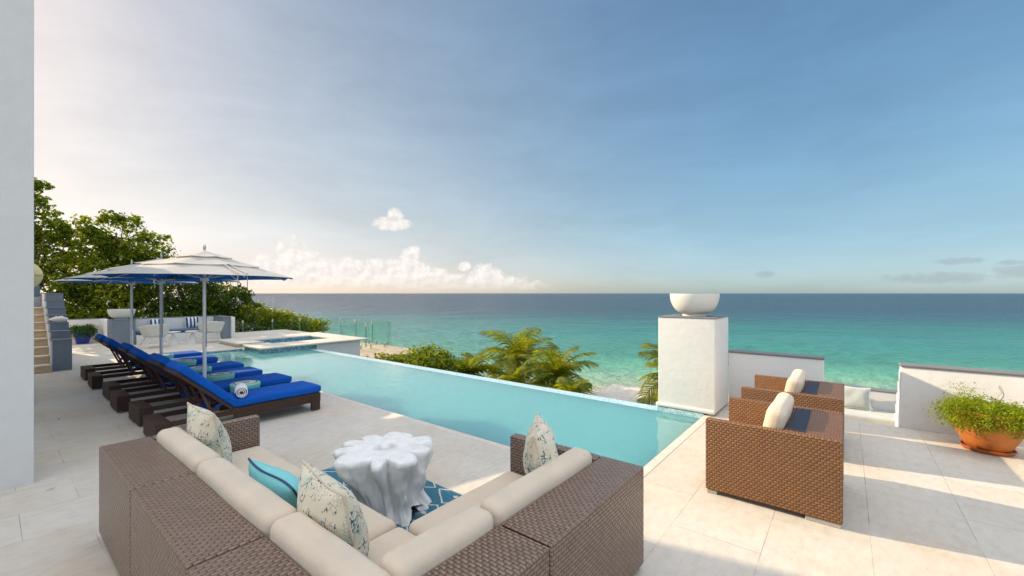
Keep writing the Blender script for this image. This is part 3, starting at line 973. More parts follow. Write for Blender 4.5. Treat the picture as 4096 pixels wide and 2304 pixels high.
# the return
s4 = thing('sofa_section', (XA + 3 * W, YA + D, 0), "wicker sofa end section with its arm beside the pool", 'sofa section', 'sections of the wicker corner sofa')
L4 = 1.075
wick(s4, 'backrest', -SW, 0, 0.006, L4, 0.035, SH, swap=True)
wick(s4, 'base', -D + .03, -SW - .001, 0.006, L4 - .09, 0.035, 0.24, swap=True)
wick(s4, 'arm', -D, -SW - .001, L4 - .085, L4, 0.035, SH, swap=True)
seat_cushion(s4, -D, -SW - .01, 0.012, L4 - .095, 8)
mb = MB(); mb.rbox(-SW - .085, (L4 - .09) / 2, 0.55, 0.08, (L4 - .10) / 2, 0.165, 0.050, 0.006, 10, 9, 0.003)
for i, q in enumerate(mb.v):                                     # the pressed fold across this cushion
    g_ = math.exp(-((q[1] - 0.40 - 0.10 * (q[2] - .57)) / 0.03) ** 2)
    mb.v[i] = (q[0] + (-SW - .085 - q[0]) * 0.10 * g_, q[1], q[2] - 0.012 * g_)
mb.build('back_cushion', 'cream_fabric', s4, smooth=True)
feet(s4, [(-.06, 0.08), (-.06, L4 - .08), (-D + .08, 0.08), (-D + .08, L4 - .08)])

# pillows on the sofa
pillow('pillow', (-3.80, YA + 0.55, 0.635), 0.05, 0.20, 0.265, 0.255, 0.105, 'printed_fabric', 'cream_fabric', "cream printed pillow leaning by the sofa arm next to the loungers", 'printed sofa pillows', seed=1)
pillow('pillow', (-1.99, YA + 0.57, 0.605), -0.12, 0.22, 0.27, 0.26, 0.115, 'printed_fabric', 'cream_fabric', "large cream printed pillow in the sofa's inner corner", 'printed sofa pillows', seed=2)
pillow('pillow', (-1.56, 2.28, 0.645), R(-57), 0.16, 0.255, 0.255, 0.11, 'printed_fabric', 'cream_fabric', "cream printed pillow against the sofa arm by the pool", 'printed sofa pillows', seed=3)
pillow('pillow', (-2.64, YA + 0.62, 0.53), -0.03, 0.50, 0.33, 0.19, 0.10, 'aqua_fabric', 'navy_fabric', "turquoise pillow edged with navy cord on the sofa", None, 0.0, 0.007, 4, 0.05)

# ------------------------------------------------------------------ rug and root table
rug = MB()
rug.bbox(-4.03, -1.75, 1.25, 2.56, 0.001, 0.011, 0.004, 1)
tag(rug.build('rug', 'rug_weave'), "teal rug with white diamond lines under the white root table", 'rug')

tb = thing('root_table', (-2.91, 2.01, 0.012), "white painted tree root coffee table with a lobed top", 'table')
rng = np.random.RandomState(11)
NT_, NZ = 220, 46
lob_a = np.array([0.52, 1.28, 2.15, 2.95, 3.52, 4.02, 4.66, 5.50, 6.12])
lob_r = np.array([1.02, 0.93, 1.02, 0.98, 0.96, 0.92, 1.08, 0.98, 1.08])
lob_w = np.array([0.21, 0.22, 0.34, 0.22, 0.17, 0.15, 0.36, 0.15, 0.28])
def star(th, sharp):
    v = 0.0
    for a, r_, w_ in zip(lob_a, lob_r, lob_w):
        d_ = (th - a + PI) % (2 * PI) - PI
        v = max(v, r_ * math.exp(-(abs(d_) / (w_ * 1.15)) ** sharp))
    return v
vs, fs = [], []
TH = 0.50
for k in range(NZ + 1):
    q = k / NZ
    for j in range(NT_):
        th0 = 2 * PI * j / NT_
        z = q * TH
        th = th0 + (1 - q) * (0.30 * math.sin(th0 + 0.6) + 0.12 * math.sin(3 * th0 + 4 * q))
        up = min(1.0, q / 0.93)
        outer = 0.30 + 0.155 * max(0, (up - 0.12)) ** 1.2 - 0.03 * math.sin(up * PI)
        lobe = star(th, 4.0) * (1 + 0.03 * math.sin(11 * th0 + 1.0))
        amp = 0.25 + 0.10 * up ** 1.3
        r = outer * ((1 - amp) + amp * lobe)
        flute = 0.007 * math.sin(13 * th + 5 * q) + 0.003 * math.sin(29 * th0 - 7 * q + 1.0)
        r += flute * (1 - up ** 3) + 0.012 * math.sin(7 * th0 + 9 * q)
        nv = mnoise.noise(Vector((2.6 * math.cos(th0), 2.6 * math.sin(th0), 1.6 * q + 3.1)))
        nw = mnoise.noise(Vector((7.0 * math.cos(th0), 7.0 * math.sin(th0), 4.0 * q + 8.0)))
        r *= 0.89 * (1 + 0.16 * nv + 0.09 * (0.5 - abs(nw) * 1.6) * (1 - 0.55 * up))
        if q < 0.18:                                            # broken foot with arches
            arch = max(0, math.sin(th0 * 4.0 + 0.9))
            z = max(z, 0.085 * arch ** 0.7 * (1 + .3 * math.sin(9 * th0)))
            r *= 1.0 + 0.10 * (1 - q / 0.18) * (1 - arch)
        if q > 0.90:                                            # rolled lip
            s_ = (q - 0.90) / 0.10
            r -= 0.024 * (1 - math.sqrt(max(0, 1 - s_ * s_)))
        off = (1 - q) * 0.02
        vs.append((r * math.cos(th0) + 3.2 * off, r * math.sin(th0) + 1.2 * off, z))
for k in range(NZ):
    for j in range(NT_):
        fs.append((k * NT_ + j, k * NT_ + (j + 1) % NT_, (k + 1) * NT_ + (j + 1) % NT_, (k + 1) * NT_ + j))
base_i = NZ * NT_
top = [Vector(q) for q in vs[base_i:]]
prev = base_i
for ring_i, f_ in enumerate((0.9, 0.72, 0.5, 0.3, 0.16)):
    st0 = len(vs)
    for j in range(NT_):
        th0 = 2 * PI * j / NT_
        rr = 0.075 + 0.02 * math.sin(3 * th0) if f_ == 0.16 else None
        q = top[j]
        L = math.hypot(q.x, q.y)
        r = (L * f_) if rr is None else rr
        if f_ in (0.3,): r = 0.11 + 0.35 * (L * f_ - 0.07)
        vs.append((r * math.cos(th0), r * math.sin(th0), TH + 0.004 * math.sin(5 * th0 + 6 * f_) * (1 - f_) + 0.003))
    for j in range(NT_):
        fs.append((prev + j, prev + (j + 1) % NT_, st0 + (j + 1) % NT_, st0 + j))
    prev = st0
st0 = len(vs)
for j in range(NT_):
    th0 = 2 * PI * j / NT_
    vs.append((0.062 * math.cos(th0), 0.062 * math.sin(th0), TH - 0.08))
for j in range(NT_):
    fs.append((prev + j, prev + (j + 1) % NT_, st0 + (j + 1) % NT_, st0 + j))
mb = MB(); mb.add(vs, fs); mb.build('stump', 'white_root', tb, smooth=True)
mb = MB(); mb.lathe([(0.001, TH - 0.06), (0.075, TH - 0.06)], 24); mb.build('hollow', 'root_hollow', tb)
# a root leg that stands apart
mb = MB()
lv, lf = [], []
n1 = 36
for k in range(15):
    q = k / 14
    for j in range(n1):
        a = 2 * PI * j / n1
        r = (0.135 - 0.055 * q) * (1 + 0.12 * math.sin(5 * a + 3 * q) + .06 * math.sin(11 * a))
        lv.append((-0.235 + 0.12 * q + r * 0.9 * math.cos(a), -0.10 + 0.06 * q + r * 1.05 * math.sin(a), q * 0.30))
for k in range(14):
    for j in range(n1):
        lf.append((k * n1 + j, k * n1 + (j + 1) % n1, (k + 1) * n1 + (j + 1) % n1, (k + 1) * n1 + j))
mb.add(lv, lf); mb.build('root_leg', 'white_root', tb, smooth=True)

# ------------------------------------------------------------------ armchairs (face -x)
def armchair(y0, label, seed):
    Dp, Wd = 0.95, 1.0
    o = thing('armchair', (-0.97, y0, 0), label, 'armchair', 'wicker armchairs on the sunny side of the pool')
    wick(o, 'arm', 0, Dp, 0, 0.075, 0.035, SH, 'chair_wicker')
    wick(o, 'arm', 0, Dp, Wd - .075, Wd, 0.035, SH, 'chair_wicker')
    wick(o, 'backrest', Dp - .37, Dp - .002, 0.076, Wd - .076, 0.035, SH - .003, 'chair_wicker', swap=True)
    mb = MB(); mb.bbox(Dp - .36, Dp - .235, 0.10, Wd - .10, SH - .0025, SH + .002, 0.002, 1)
    mb.build('mesh_strip', 'dark_mesh', o)
    wick(o, 'base', 0.03, Dp - .371, 0.076, Wd - .076, 0.035, 0.24, 'chair_wicker', swap=True)
    mb = MB(); mb.rbox(0.29, Wd / 2, 0.325, 0.285, Wd / 2 - .085, 0.08, 0.045, 0.012, 5, seed); mb.build('seat_cushion', 'cream_fabric', o, smooth=True)
    M_ = Matrix.Rotation(0.20, 3, 'Y')
    mb = MB(); mb.rbox(Dp - .465, Wd / 2, 0.60, 0.072, Wd / 2 - .11, 0.20, 0.062, 0.006, 6, seed + 1, 0.003, M_); mb.build('back_cushion', 'cream_fabric', o, smooth=True)
    for fx in (0.05, Dp - .12):
        for fy in (0.04, Wd - .04):
            wd_ = 0.04 if fx < .1 else 0.11
            mb = MB(); mb.bbox(fx - wd_, fx + wd_, fy - .03, fy + .03, 0, 0.034, 0.004, 1); mb.build('foot', 'plastic_foot', o)


armchair(3.94, "wicker armchair with a full brown side panel, nearer the corner sofa", 20)
armchair(5.52, "wicker armchair beside the low white sea wall", 30)

# ------------------------------------------------------------------ sun loungers (head towards -y)
def make_lounger():
    o = thing('sun_lounger', (0, 0, 0), 'x', 'sun lounger', 'blue sun loungers in a row along the pool')
    hw = 0.30
    def lw(name, *a):
        return wick(o, name, *a, mat_='lounger_wicker', b=0.008)
    lw('rear_panel', -hw, hw, 0.0, 0.15, 0.02, 0.245)
    for s_ in (-1, 1):
        x0, x1 = (hw - .05, hw) if s_ > 0 else (-hw, -hw + .05)
        lw('side_rail', x0, x1, 0.151, 0.80, 0.185, 0.242)
        lw('side_rail', x0, x1, 0.801, 1.78, 0.13, 0.262)
    lw('foot_panel', -hw, hw, 1.781, 1.93, 0.13, 0.263)
    for s_ in (-1, 1):
        x0, x1 = (hw - .055, hw - .001) if s_ > 0 else (-hw + .001, -hw + .055)
        lw('leg', x0, x1, 1.80, 1.925, 0.012, 0.1295)
    mb = MB(); mb.box(-hw + .051, hw - .051, 0.82, 1.78, 0.225, 0.245); mb.build('seat_deck', 'dark_mesh', o)
    # backrest, pivot at y=.80
    ang = R(43)
    def bp(t_, n_, x):
        return (x, 0.82 - t_ * math.cos(ang) - n_ * math.sin(ang) * -1 * -1 if False else 0.82 - t_ * math.cos(ang) + n_ * math.sin(ang), 0.245 + t_ * math.sin(ang) + n_ * math.cos(ang))
    def slab(t0, t1, n0, n1, x0, x1, mb):
        vs = [bp(t_, n_, x) for n_ in (n0, n1) for t_ in (t0, t1) for x in (x0, x1)]
        mb.add(vs, [(0, 1, 3, 2), (4, 6, 7, 5), (0, 4, 5, 1), (2, 3, 7, 6), (0, 2, 6, 4), (1, 5, 7, 3)])
    mb = MB()
    slab(-0.02, 0.83, -0.035, 0.0, -hw, -hw + .07, mb); slab(-0.02, 0.83, -0.035, 0.0, hw - .07, hw, mb)
    slab(0.76, 0.83, -0.034, -0.001, -hw + .07, hw - .07, mb); slab(0.02, 0.76, -0.022, -0.008, -hw + .07, hw - .07, mb)
    mb.build('backrest', 'lounger_wicker', o)
    M_ = Matrix(((1, 0, 0), (0, -math.cos(ang), math.sin(ang)), (0, math.sin(ang), math.cos(ang))))
    c0 = bp(0.43, 0.055, 0)
    mb = MB(); mb.rbox(c0[0], c0[1], c0[2], hw - .004, 0.425, 0.052, 0.03, 0.012, 5, 3, 0.002, M_)
    mb.build('back_cushion', 'blue_fabric', o, smooth=True)
    mb = MB(); mb.rbox(0, 1.385, 0.315, hw - .002, 0.565, 0.051, 0.03, 0.012, 5, 4, 0.0025); mb.build('seat_cushion', 'blue_fabric', o, smooth=True)
    # strap round the back cushion
    mb = MB()
    for s_ in (-1, 1):
        x = s_ * (hw + .003)
        a = bp(0.16, 0.05, x); b = bp(0.20, -0.10, x - s_ * .06); c_ = bp(0.2, -0.17, 0)
        mb.bar(a, b, 0.003, 0.05, (0, 1, 0)); mb.bar(b, c_, 0.004, 0.05, (0, 1, 0))
    mb.build('strap', 'blue_fabric', o)
    for s_ in (-1, 1):
        mb = MB(); mb.bar(bp(0.48, -0.03, s_ * .19), (s_ * .19, 0.60, 0.19), 0.022, 0.03); mb.build('brace', 'brown_metal', o)
    mb = MB(); mb.tube([(-.248, 0.60, 0.185), (.248, 0.60, 0.185)], 0.012, 8)
    mb.build('ratchet_bar', 'brass', o)
    for x in (-hw + .04, hw - .04):
        for y in (0.06, 1.86):
            mb = MB(); mb.lathe([(0.014, 0.0), (0.014, 0.02)], 10, x, y, 0); mb.build('foot', 'brushed_steel', o)
    return o


LX = [(-6.48, "first blue lounger from the sofa, rolled white towel on its seat"),
      (-7.50, "second blue lounger from the sofa, just past the first stool"),
      (-8.59, "third blue lounger from the sofa, just beyond the front umbrella pole"),
      (-9.59, "fourth blue lounger from the sofa, third counted from the staircase"),
      (-10.96, "second blue lounger from the staircase, between the last two stools"),
      (-12.11, "blue lounger at the staircase end of the row")]
L0 = make_lounger()
for i, (x, lab) in enumerate(LX):
    o = L0 if i == 0 else copy_tree(L0)
    o.location = (x, 1.20 + (0, .03, -.02, .025, -.015, .01)[i], 0)
    o.rotation_euler = (0, 0, R((0, .9, -.7, .5, -1.0, .8)[i]))
    o['label'] = lab

tw = MB()
pts = []
for k in range(60):                                             # rolled towel
    a = k / 59 * 5 * PI
    r = 0.018 + 0.052 * k / 59
    pts.append((r * math.cos(a), r * math.sin(a)))
vs, fs = [], []
for i, (a, b) in enumerate(pts):
    for x in (-0.17, -0.06, 0.06, 0.17):
        vs.append((x + 0.004 * math.sin(i * .7), a, b))
for i in range(len(pts) - 1):
    for j in range(3):
        fs.append((i * 4 + j, i * 4 + j + 1, i * 4 + j + 5, i * 4 + j + 4))
tw.add(vs, fs)
twl = tw.build('rolled_towel', 'towel_white', smooth=True)
twl.location = (-6.36, 2.135, 0.445)
twl.rotation_euler = (0, 0, R(-18))
sm = twl.modifiers.new('Solidify', 'SOLIDIFY'); sm.thickness = 0.009
tag(twl, "rolled white towel on the first lounger's blue seat", 'towel')

# banded stools between the loungers
mb = MB()
mb.lathe([(0.001, 0.0), (0.115, 0.0), (0.125, 0.02), (0.15, 0.15), (0.178, 0.29), (0.196, 0.385), (0.196, 0.405), (0.185, 0.42), (0.15, 0.425), (0.07, 0.425), (0.001, 0.424)], 48)
stool0 = mb.build('stool', 'banded_stool', smooth=True, angle=60)
SP = [(-7.0, 2.40, "mint banded stool beside the rolled towel's lounger"),
      (-8.06, 2.40, "mint banded stool at the foot of the front umbrella pole"),
      (-9.09, 2.37, "mint banded stool between the third and fourth loungers from the sofa"),
      (-10.27, 2.44, "mint banded stool beside the middle umbrella pole"),
      (-11.54, 2.36, "mint banded stool before the last lounger by the staircase")]
for i, (x, y, lab) in enumerate(SP):
    o = stool0
    if i:
        o = stool0.copy(); C.objects.link(o)
    o.location = (x, y, 0)
    tag(o, lab, 'stool', 'banded stools between the loungers')

# ------------------------------------------------------------------ umbrellas
def tier(mb, r0, r1, dz, sag, n=8, sub=6, rings=7, flip=False, turn=0.0, lift=0.0):
    zf = lambda r: 2.385 - 0.294 * r
    vs, fs = [], []
    cols = n * sub
    for k in range(rings + 1):
        r = r0 + (r1 - r0) * k / rings
        for j in range(cols):
            a = 2 * PI * j / cols + turn
            ph = (j % sub) / sub
            off = (ph - 0.5) * 2 * PI / n
            rc = r * math.cos(PI / n) / math.cos(off)
            hol = 1 - (2 * ph - 1) ** 2
            rc *= 1 - 0.022 * hol * (k / rings)
            z = zf(r) + dz + lift * (k / rings) ** 2 - sag * hol * (r / r1) ** 1.5
            vs.append((rc * math.cos(a), rc * math.sin(a), z))
    for k in range(rings):
        for j in range(cols):
            q = (k * cols + j, k * cols + (j + 1) % cols, (k + 1) * cols + (j + 1) % cols, (k + 1) * cols + j)
            fs.append(q if flip else q[::-1])
    mb.add(vs, fs)


def make_umbrella():
    o = thing('umbrella', (0, 0, 0), 'x', 'umbrella', 'white parasols over the loungers')
    mb = MB(); mb.tube([(0, 0, 0.03), (0, 0, 1.2), (0, 0, 2.36)], 0.026, 16); mb.build('pole', 'polished_pole', o, smooth=True, angle=50)
    mb = MB(); mb.lathe([(0.17, 0.0), (0.17, 0.03), (0.05, 0.045), (0.035, 0.07), (0.035, 0.2)], 28); mb.build('base_plate', 'brushed_steel', o, smooth=True, angle=40)
    mb = MB(); tier(mb, 0.60, 1.30, 0.0, -0.008); cn = mb.build('canopy', 'canopy_white', o, smooth=True, angle=50)
    mb = MB(); tier(mb, 0.26, 0.80, 0.020, 0.014, rings=6, lift=0.012); mb.build('vent_tier', 'canopy_white', o, smooth=True, angle=50)
    mb = MB(); tier(mb, 0.02, 0.40, 0.038, 0.012, rings=5, lift=0.014); mb.build('crown_tier', 'canopy_white', o, smooth=True, angle=50)
    mb = MB(); tier(mb, 0.03, 1.296, -0.010, -0.008, rings=12, flip=True); mb.build('lining', 'canopy_blue', o, smooth=True, angle=50)
    for k in range(8):
        a = 2 * PI * k / 8
        mb = MB(); mb.bar((0.04 * math.cos(a), 0.04 * math.sin(a), 2.335), (1.28 * math.cos(a), 1.28 * math.sin(a), 1.985), 0.014, 0.02)
        rb = mb.build('rib', 'brushed_steel', o)
        mb = MB(); mb.bar((0.03 * math.cos(a), 0.03 * math.sin(a), 1.99), (0.66 * math.cos(a), 0.66 * math.sin(a), 2.135), 0.012, 0.016)
        mb.build('strut', 'brushed_steel', rb)
    mb = MB(); mb.lathe([(0.028, 1.94), (0.055, 1.95), (0.055, 2.0), (0.028, 2.01)], 16); mb.build('runner_hub', 'white_paint', o)
    mb = MB(); mb.lathe([(0.001, 2.43), (0.02, 2.43), (0.014, 2.45), (0.022, 2.47), (0.022, 2.485), (0.008, 2.50), (0.014, 2.515), (0.001, 2.535)], 16); mb.build('finial', 'brushed_steel', o, smooth=True)
    for dy in (0.0, 0.10):
        mb = MB()
        a = -0.06 + dy
        cx_, sx_ = math.cos(a), math.sin(a)
        mb.bar((.8 * cx_, .8 * sx_, 2.178), (1.0 * cx_, 1.0 * sx_, 2.112), 0.022, 0.004)
        mb.bar((1.0 * cx_, 1.0 * sx_, 2.112), (1.25 * cx_, 1.25 * sx_, 2.04), 0.022, 0.004)
        mb.bar((1.25 * cx_, 1.25 * sx_, 2.04), (1.26 * cx_, 1.26 * sx_, 1.86 - dy * .4), 0.022, 0.004, (0, 1, 0))
        mb.build('tie_strap', 'canopy_white', o)
    mb = MB(); mb.tube([(0.035, 0.01, 2.0), (0.036, 0.012, 1.4), (0.032, 0.01, 0.9)], 0.004, 6); mb.build('pull_cord', 'brown_metal', o)
    return o


UM = [(-7.95, 2.15, 0.10, "front white parasol over the second and third loungers, finial clear of the others"),
      (-10.30, 2.09, -0.1, "middle white parasol, its pole by the fourth stool"),
      (-13.0, 2.10, 0.2, "rear white parasol between the loungers and the grey pier")]
U0 = make_umbrella()
for i, (x, y, rz, lab) in enumerate(UM):
    o = U0 if i == 0 else copy_tree(U0)
    o.location = (x, y, 0)
    o.rotation_euler = (0, 0, rz)
    o['label'] = lab

# ------------------------------------------------------------------ raised spa at the far end
spa = thing('hot_tub', (-15.4, 6.8, 0), "raised spa pool with stone rim and blue mosaic sides", 'hot tub')
ox, oy = -15.4, 6.8
def sb(mb, x0, x1, y0, y1, z0, z1, bev=0.0):
    (mb.bbox(x0 - ox, x1 - ox, y0 - oy, y1 - oy, z0, z1, bev, 2) if bev else mb.box(x0 - ox, x1 - ox, y0 - oy, y1 - oy, z0, z1))
mb = MB(); sb(mb, -13.9, -13.6, 5.1, 6.75, -1.3, 0.075); sb(mb, -14.95, -13.901, 5.1, 5.4, -1.3, 0.075)
mb.build('mosaic_wall', 'blue_mosaic', spa)
mb = MB(); sb(mb, -13.9, -13.6, 6.751, 8.3, -1.6, 0.075); sb(mb, -17.2, -13.901, 8.2, 8.5, -1.6, 0.075)
mb.build('white_wall', 'white_render', spa)
mb = MB()
sb(mb, -14.6, -13.5, 5.8, 7.8, 0.076, 0.13, 0.02)
sb(mb, -14.95, -13.5, 5.03, 5.799, 0.076, 0.13, 0.02)
sb(mb, -17.3, -15.3, 5.03, 5.799, 0.076, 0.13, 0.02)
sb(mb, -17.3, -16.2, 5.8, 7.8, 0.076, 0.13, 0.02)
sb(mb, -17.3, -13.5, 7.801, 8.62, 0.076, 0.13, 0.02)
mb.build('rim', 'coping_stone', spa, smooth=True, angle=40)
mb = MB(); sb(mb, -17.2, -15.35, 5.1, 5.75, -0.01, 0.075); sb(mb, -17.2, -16.25, 5.751, 8.199, -0.01, 0.075); mb.build('surround', 'white_render', spa)
mb = MB()
sb(mb, -16.249, -16.2, 5.76, 7.84, -0.9, 0.0755); sb(mb, -14.6, -14.55, 5.76, 7.84, -0.9, 0.0755); sb(mb, -16.199, -14.601, 7.8, 7.84, -0.9, 0.0755); sb(mb, -16.199, -14.601, 5.755, 5.8, -0.9, 0.0755)
mb.build('inner_wall', 'blue_mosaic', spa)
mb = MB(); sheet(mb, -16.2 - ox, -14.6 - ox, 5.8 - oy, 7.8 - oy, -0.03); mb.build('spa_water', 'spa_water_surface', spa)

# ledge below the spa with the glass
mb = MB(); mb.bbox(-22.3, -13.7, 9.02, 11.6, -1.9, -0.66, 0.03, 2)
structure(mb.build('lower_ledge_ground', 'ledge_stone'))


def glass_fence(a, b, z0, z1, npan, label, clip=True):
    a, b = Vector((*a, 0)), Vector((*b, 0))
    o = thing('glass_fence', (a.x, a.y, z0), label, 'glass fence', 'frameless glass fence runs')
    d = b - a; L = d.length; d.normalize()
    for i in range(npan):
        t0, t1 = L * i / npan + 0.012, L * (i + 1) / npan - 0.012
        mb = MB(); p0, p1 = d * t0, d * t1
        mb.bar((p0.x, p0.y, (z1 - z0) / 2 + .05), (p1.x, p1.y, (z1 - z0) / 2 + .05), 0.012, z1 - z0 - .1)
        mb.build('glass_panel', 'fence_glass', o)
        mb = MB()
        for tt in (t0, t1):
            pe = d * tt; mb.bar((pe.x, pe.y, 0.1), (pe.x, pe.y, z1 - z0), 0.016)
        mb.build('panel_edge', 'glass_edge', o)
        for tt in (t0 + (t1 - t0) * .2, t0 + (t1 - t0) * .8):
            ps = d * tt; mb = MB(); mb.bbox(ps.x - .025, ps.x + .025, ps.y - .025, ps.y + .025, 0, 0.20, 0.005, 1); mb.build('spigot', 'brushed_steel', o)
        if clip and i:
            pc = d * (L * i / npan); mb = MB(); mb.bbox(pc.x - .03, pc.x + .03, pc.y - .03, pc.y + .03, z1 - z0 - .16, z1 - z0 - .02, 0.004, 1); mb.build('clamp', 'tag_beige', o)
    return o


glass_fence((-21.8, 11.38), (-16.12, 11.38), -0.66, 0.47, 4, "glass fence run along the sea side behind the spa")
glass_fence((-16.12, 11.30), (-16.3, 9.1), -0.66, 0.47, 2, "short glass fence run beside the spa's white wall")
glass_fence((-22.2, 6.2), (-21.9, 11.30), -0.66, 0.50, 4, "glass fence run between the bench and the hedge")

nb = thing('boundary_wall', (-27.6, 8.2, -1.2), "cream boundary wall seen through the glass by the bench", 'wall')
mb = MB(); mb.bbox(-.15, .15, -2.6, 1.35, 0, 1.85, .01); mb.build('wall_body', 'cream_render', nb)
mb = MB(); mb.bbox(-.2, .2, -2.65, 1.4, 1.8505, 1.9, .01); mb.build('cap', 'cream_render', nb)

# flat roofed beach hut below the pool
hut = thing('beach_hut', (-6.9, 15.6, -4.9), "low white flat-roofed hut on the slope between two palms", 'hut')
mb = MB(); mb.bbox(-1.0, 0.8, -1.5, 1.5, 0, 2.55, .02); mb.build('wall', 'cream_render', hut)
mb = MB(); mb.bbox(-1.1, .9, -1.6, 1.6, 2.5505, 2.66, .02); mb.build('roof', 'coping_stone', hut)

# ------------------------------------------------------------------ back terrace furniture
def shell_chair(loc, rz, label):
    o = thing('lounge_chair', loc, label, 'chair', 'white shell chairs at the bench')
    o.rotation_euler = (0, 0, rz)
    # wrap-around shell, open towards +x... front is +x
    vs, fs = [], []
    n, mz = 28, 8
    for k in range(mz + 1):
        q = k / mz
        for j in range(n + 1):
            a = R(70) + (2 * PI - R(140)) * j / n
            side = abs(math.sin((a - PI) / 2))
            r = 0.27 + 0.10 * q
            ztop = 0.76 - 0.15 * side ** 2
            z = 0.36 + (ztop - 0.36) * q
            vs.append((r * 1.0 * math.cos(a), r * 1.12 * math.sin(a), z))
    for k in range(mz):
        for j in range(n):
            fs.append((k * (n + 1) + j, k * (n + 1) + j + 1, (k + 1) * (n + 1) + j + 1, (k + 1) * (n + 1) + j))
    mb = MB(); mb.add(vs, fs)
    sh = mb.build('shell', 'chair_shell', o, smooth=True)
    sd_ = sh.modifiers.new('Solidify', 'SOLIDIFY'); sd_.thickness = 0.02
    mb = MB(); mb.lathe([(0.001, 0.33), (0.2, 0.335), (0.275, 0.365), (0.27, 0.375), (0.001, 0.37)], 32); mb.build('seat', 'chair_shell', o, smooth=True)
    mb = MB(); mb.lathe([(0.001, 0.376), (0.26, 0.378), (0.285, 0.40), (0.26, 0.425), (0.001, 0.435)], 32); mb.build('seat_cushion', 'seagreen_fabric', o, smooth=True)
    for sx, sy in ((1, 1), (1, -1), (-1, 1), (-1, -1)):
        mb = MB(); mb.tube([(sx * .16, sy * .17, 0.345), (sx * .31, sy * .33, 0.0)], [0.022, 0.014], 10); mb.build('leg', 'chair_shell', o)
    return o


shell_chair((-17.55, 3.40, 0), R(190), "white shell chair with a green cushion beside the bowl's pier")
shell_chair((-17.85, 5.02, 0), R(165), "white shell chair with a green cushion next to the spa steps")


def side_table(loc, label):
    o = thing('side_table', loc, label, 'side table', 'small white pedestal tables')
    mb = MB(); mb.lathe([(0.18, 0.0), (0.17, 0.03), (0.05, 0.30), (0.045, 0.41)], 28); mb.build('pedestal', 'white_paint', o, smooth=True, angle=40)
    mb = MB(); mb.lathe([(0.03, 0.4105), (0.20, 0.412), (0.215, 0.425), (0.2, 0.435), (0.001, 0.436)], 36); mb.build('table_top', 'white_paint', o, smooth=True, angle=40)


side_table((-18.05, 3.98, 0), "white pedestal table beside the chair at the bowl's pier")
side_table((-17.95, 4.50, 0), "white pedestal table beside the chair at the spa steps")
pillow('pillow', (-19.43, 3.82, 0.63), R(90), -0.25, 0.21, 0.20, 0.07, 'striped_fabric', 'towel_white', "blue striped pillow on the bench near the bowl's pier", 'striped bench pillows', seed=5)
pillow('pillow', (-19.43, 4.86, 0.65), R(90), -0.22, 0.21, 0.21, 0.07, 'striped_fabric', 'towel_white', "blue striped pillow on the bench near the glass fence", 'striped bench pillows', seed=6)

# bench on the lower terrace
lb = thing('lower_bench', (0.6, 8.9, -0.62), "white built-in bench below the gap in the sea wall", 'bench')
mb = MB(); mb.bbox(-2.2, 3.2, 0.10, 0.30, 0, 0.78, .01); mb.build('back_wall', 'white_render', lb)
mb = MB(); mb.bbox(-2.21, 3.21, 0.09, 0.31, 0.7805, 0.80, .005, 1); mb.build('cap', 'grey_cap', lb)
mb = MB(); mb.bbox(-2.2, 3.2, -0.5, 0.099, 0, 0.36, .01); mb.build('seat_base', 'white_render', lb)
mb = MB(); mb.rbox(0.5, -.2, .42, 2.6, .29, .06, .03); mb.build('seat_cushion', 'grey_check_fabric', lb, smooth=True)
pillow('pillow', (0.10, 8.86, 0.04), 0.0, -0.25, .20, .18, .06, 'grey_check_fabric', 'towel_white', "pale grey checked pillow on the bench below the sea wall", seed=8)

# ------------------------------------------------------------------ foliage
def leaf_quads(P, N, size, rng, aspect=0.62, droop=0.0):
    """n leaves at P facing roughly along N"""
    n = len(P)
    N = N + rng.normal(0, 0.55, (n, 3))
    N /= np.linalg.norm(N, axis=1, keepdims=True) + 1e-9
    A = rng.normal(0, 1, (n, 3)); A[:, 2] -= droop
    A -= N * (A * N).sum(1, keepdims=True)
    A /= np.linalg.norm(A, axis=1, keepdims=True) + 1e-9
    B = np.cross(N, A)
    s_ = size * (0.6 + 0.8 * rng.rand(n, 1))
    a, b = A * s_, B * s_ * aspect
    fold = N * s_ * 0.15
    return np.stack([P - a * .9, P - b * .9 + fold, P + a, P + b * .9 + fold], 1)


def crown(mb, lumps, n, size, seed, clumps=9, fill=0.35):
    """lumps: (x,y,z,rx,ry,rz); leaves gather in clumps around each lump's outside"""
    rng = np.random.RandomState(seed)
    vol = np.array([l[3] * l[4] + l[3] * l[5] for l in lumps]); vol = vol / vol.sum()
    for l, vf in zip(lumps, vol):
        c = np.array(l[:3]); r = np.array(l[3:])
        k = max(10, int(n * vf))
        kc = max(7, int(clumps * (1 + vf * 9)))
        dirs = rng.normal(0, 1, (kc, 3)); dirs /= np.linalg.norm(dirs, axis=1, keepdims=True)
        rad = 0.45 + 0.55 * rng.rand(kc, 1) ** 0.6
        cc = dirs * rad
        ci = rng.randint(0, kc, k)
        spread = 0.09 + 0.13 * rng.rand(kc, 1)
        off = rng.normal(0, 1, (k, 3)) * spread[ci]
        P = cc[ci] + off
        loose = rng.rand(k) < fill
        d2 = rng.normal(0, 1, (k, 3)); d2 /= np.linalg.norm(d2, axis=1, keepdims=True)
        P[loose] = (d2 * (rng.rand(k, 1) ** 0.4))[loose]
        Nn = off / (np.linalg.norm(off, axis=1, keepdims=True) + 1e-9) * 0.7 + np.array([0, 0, 0.6])
        mb.quads(leaf_quads(c + P * r, Nn, size, rng))


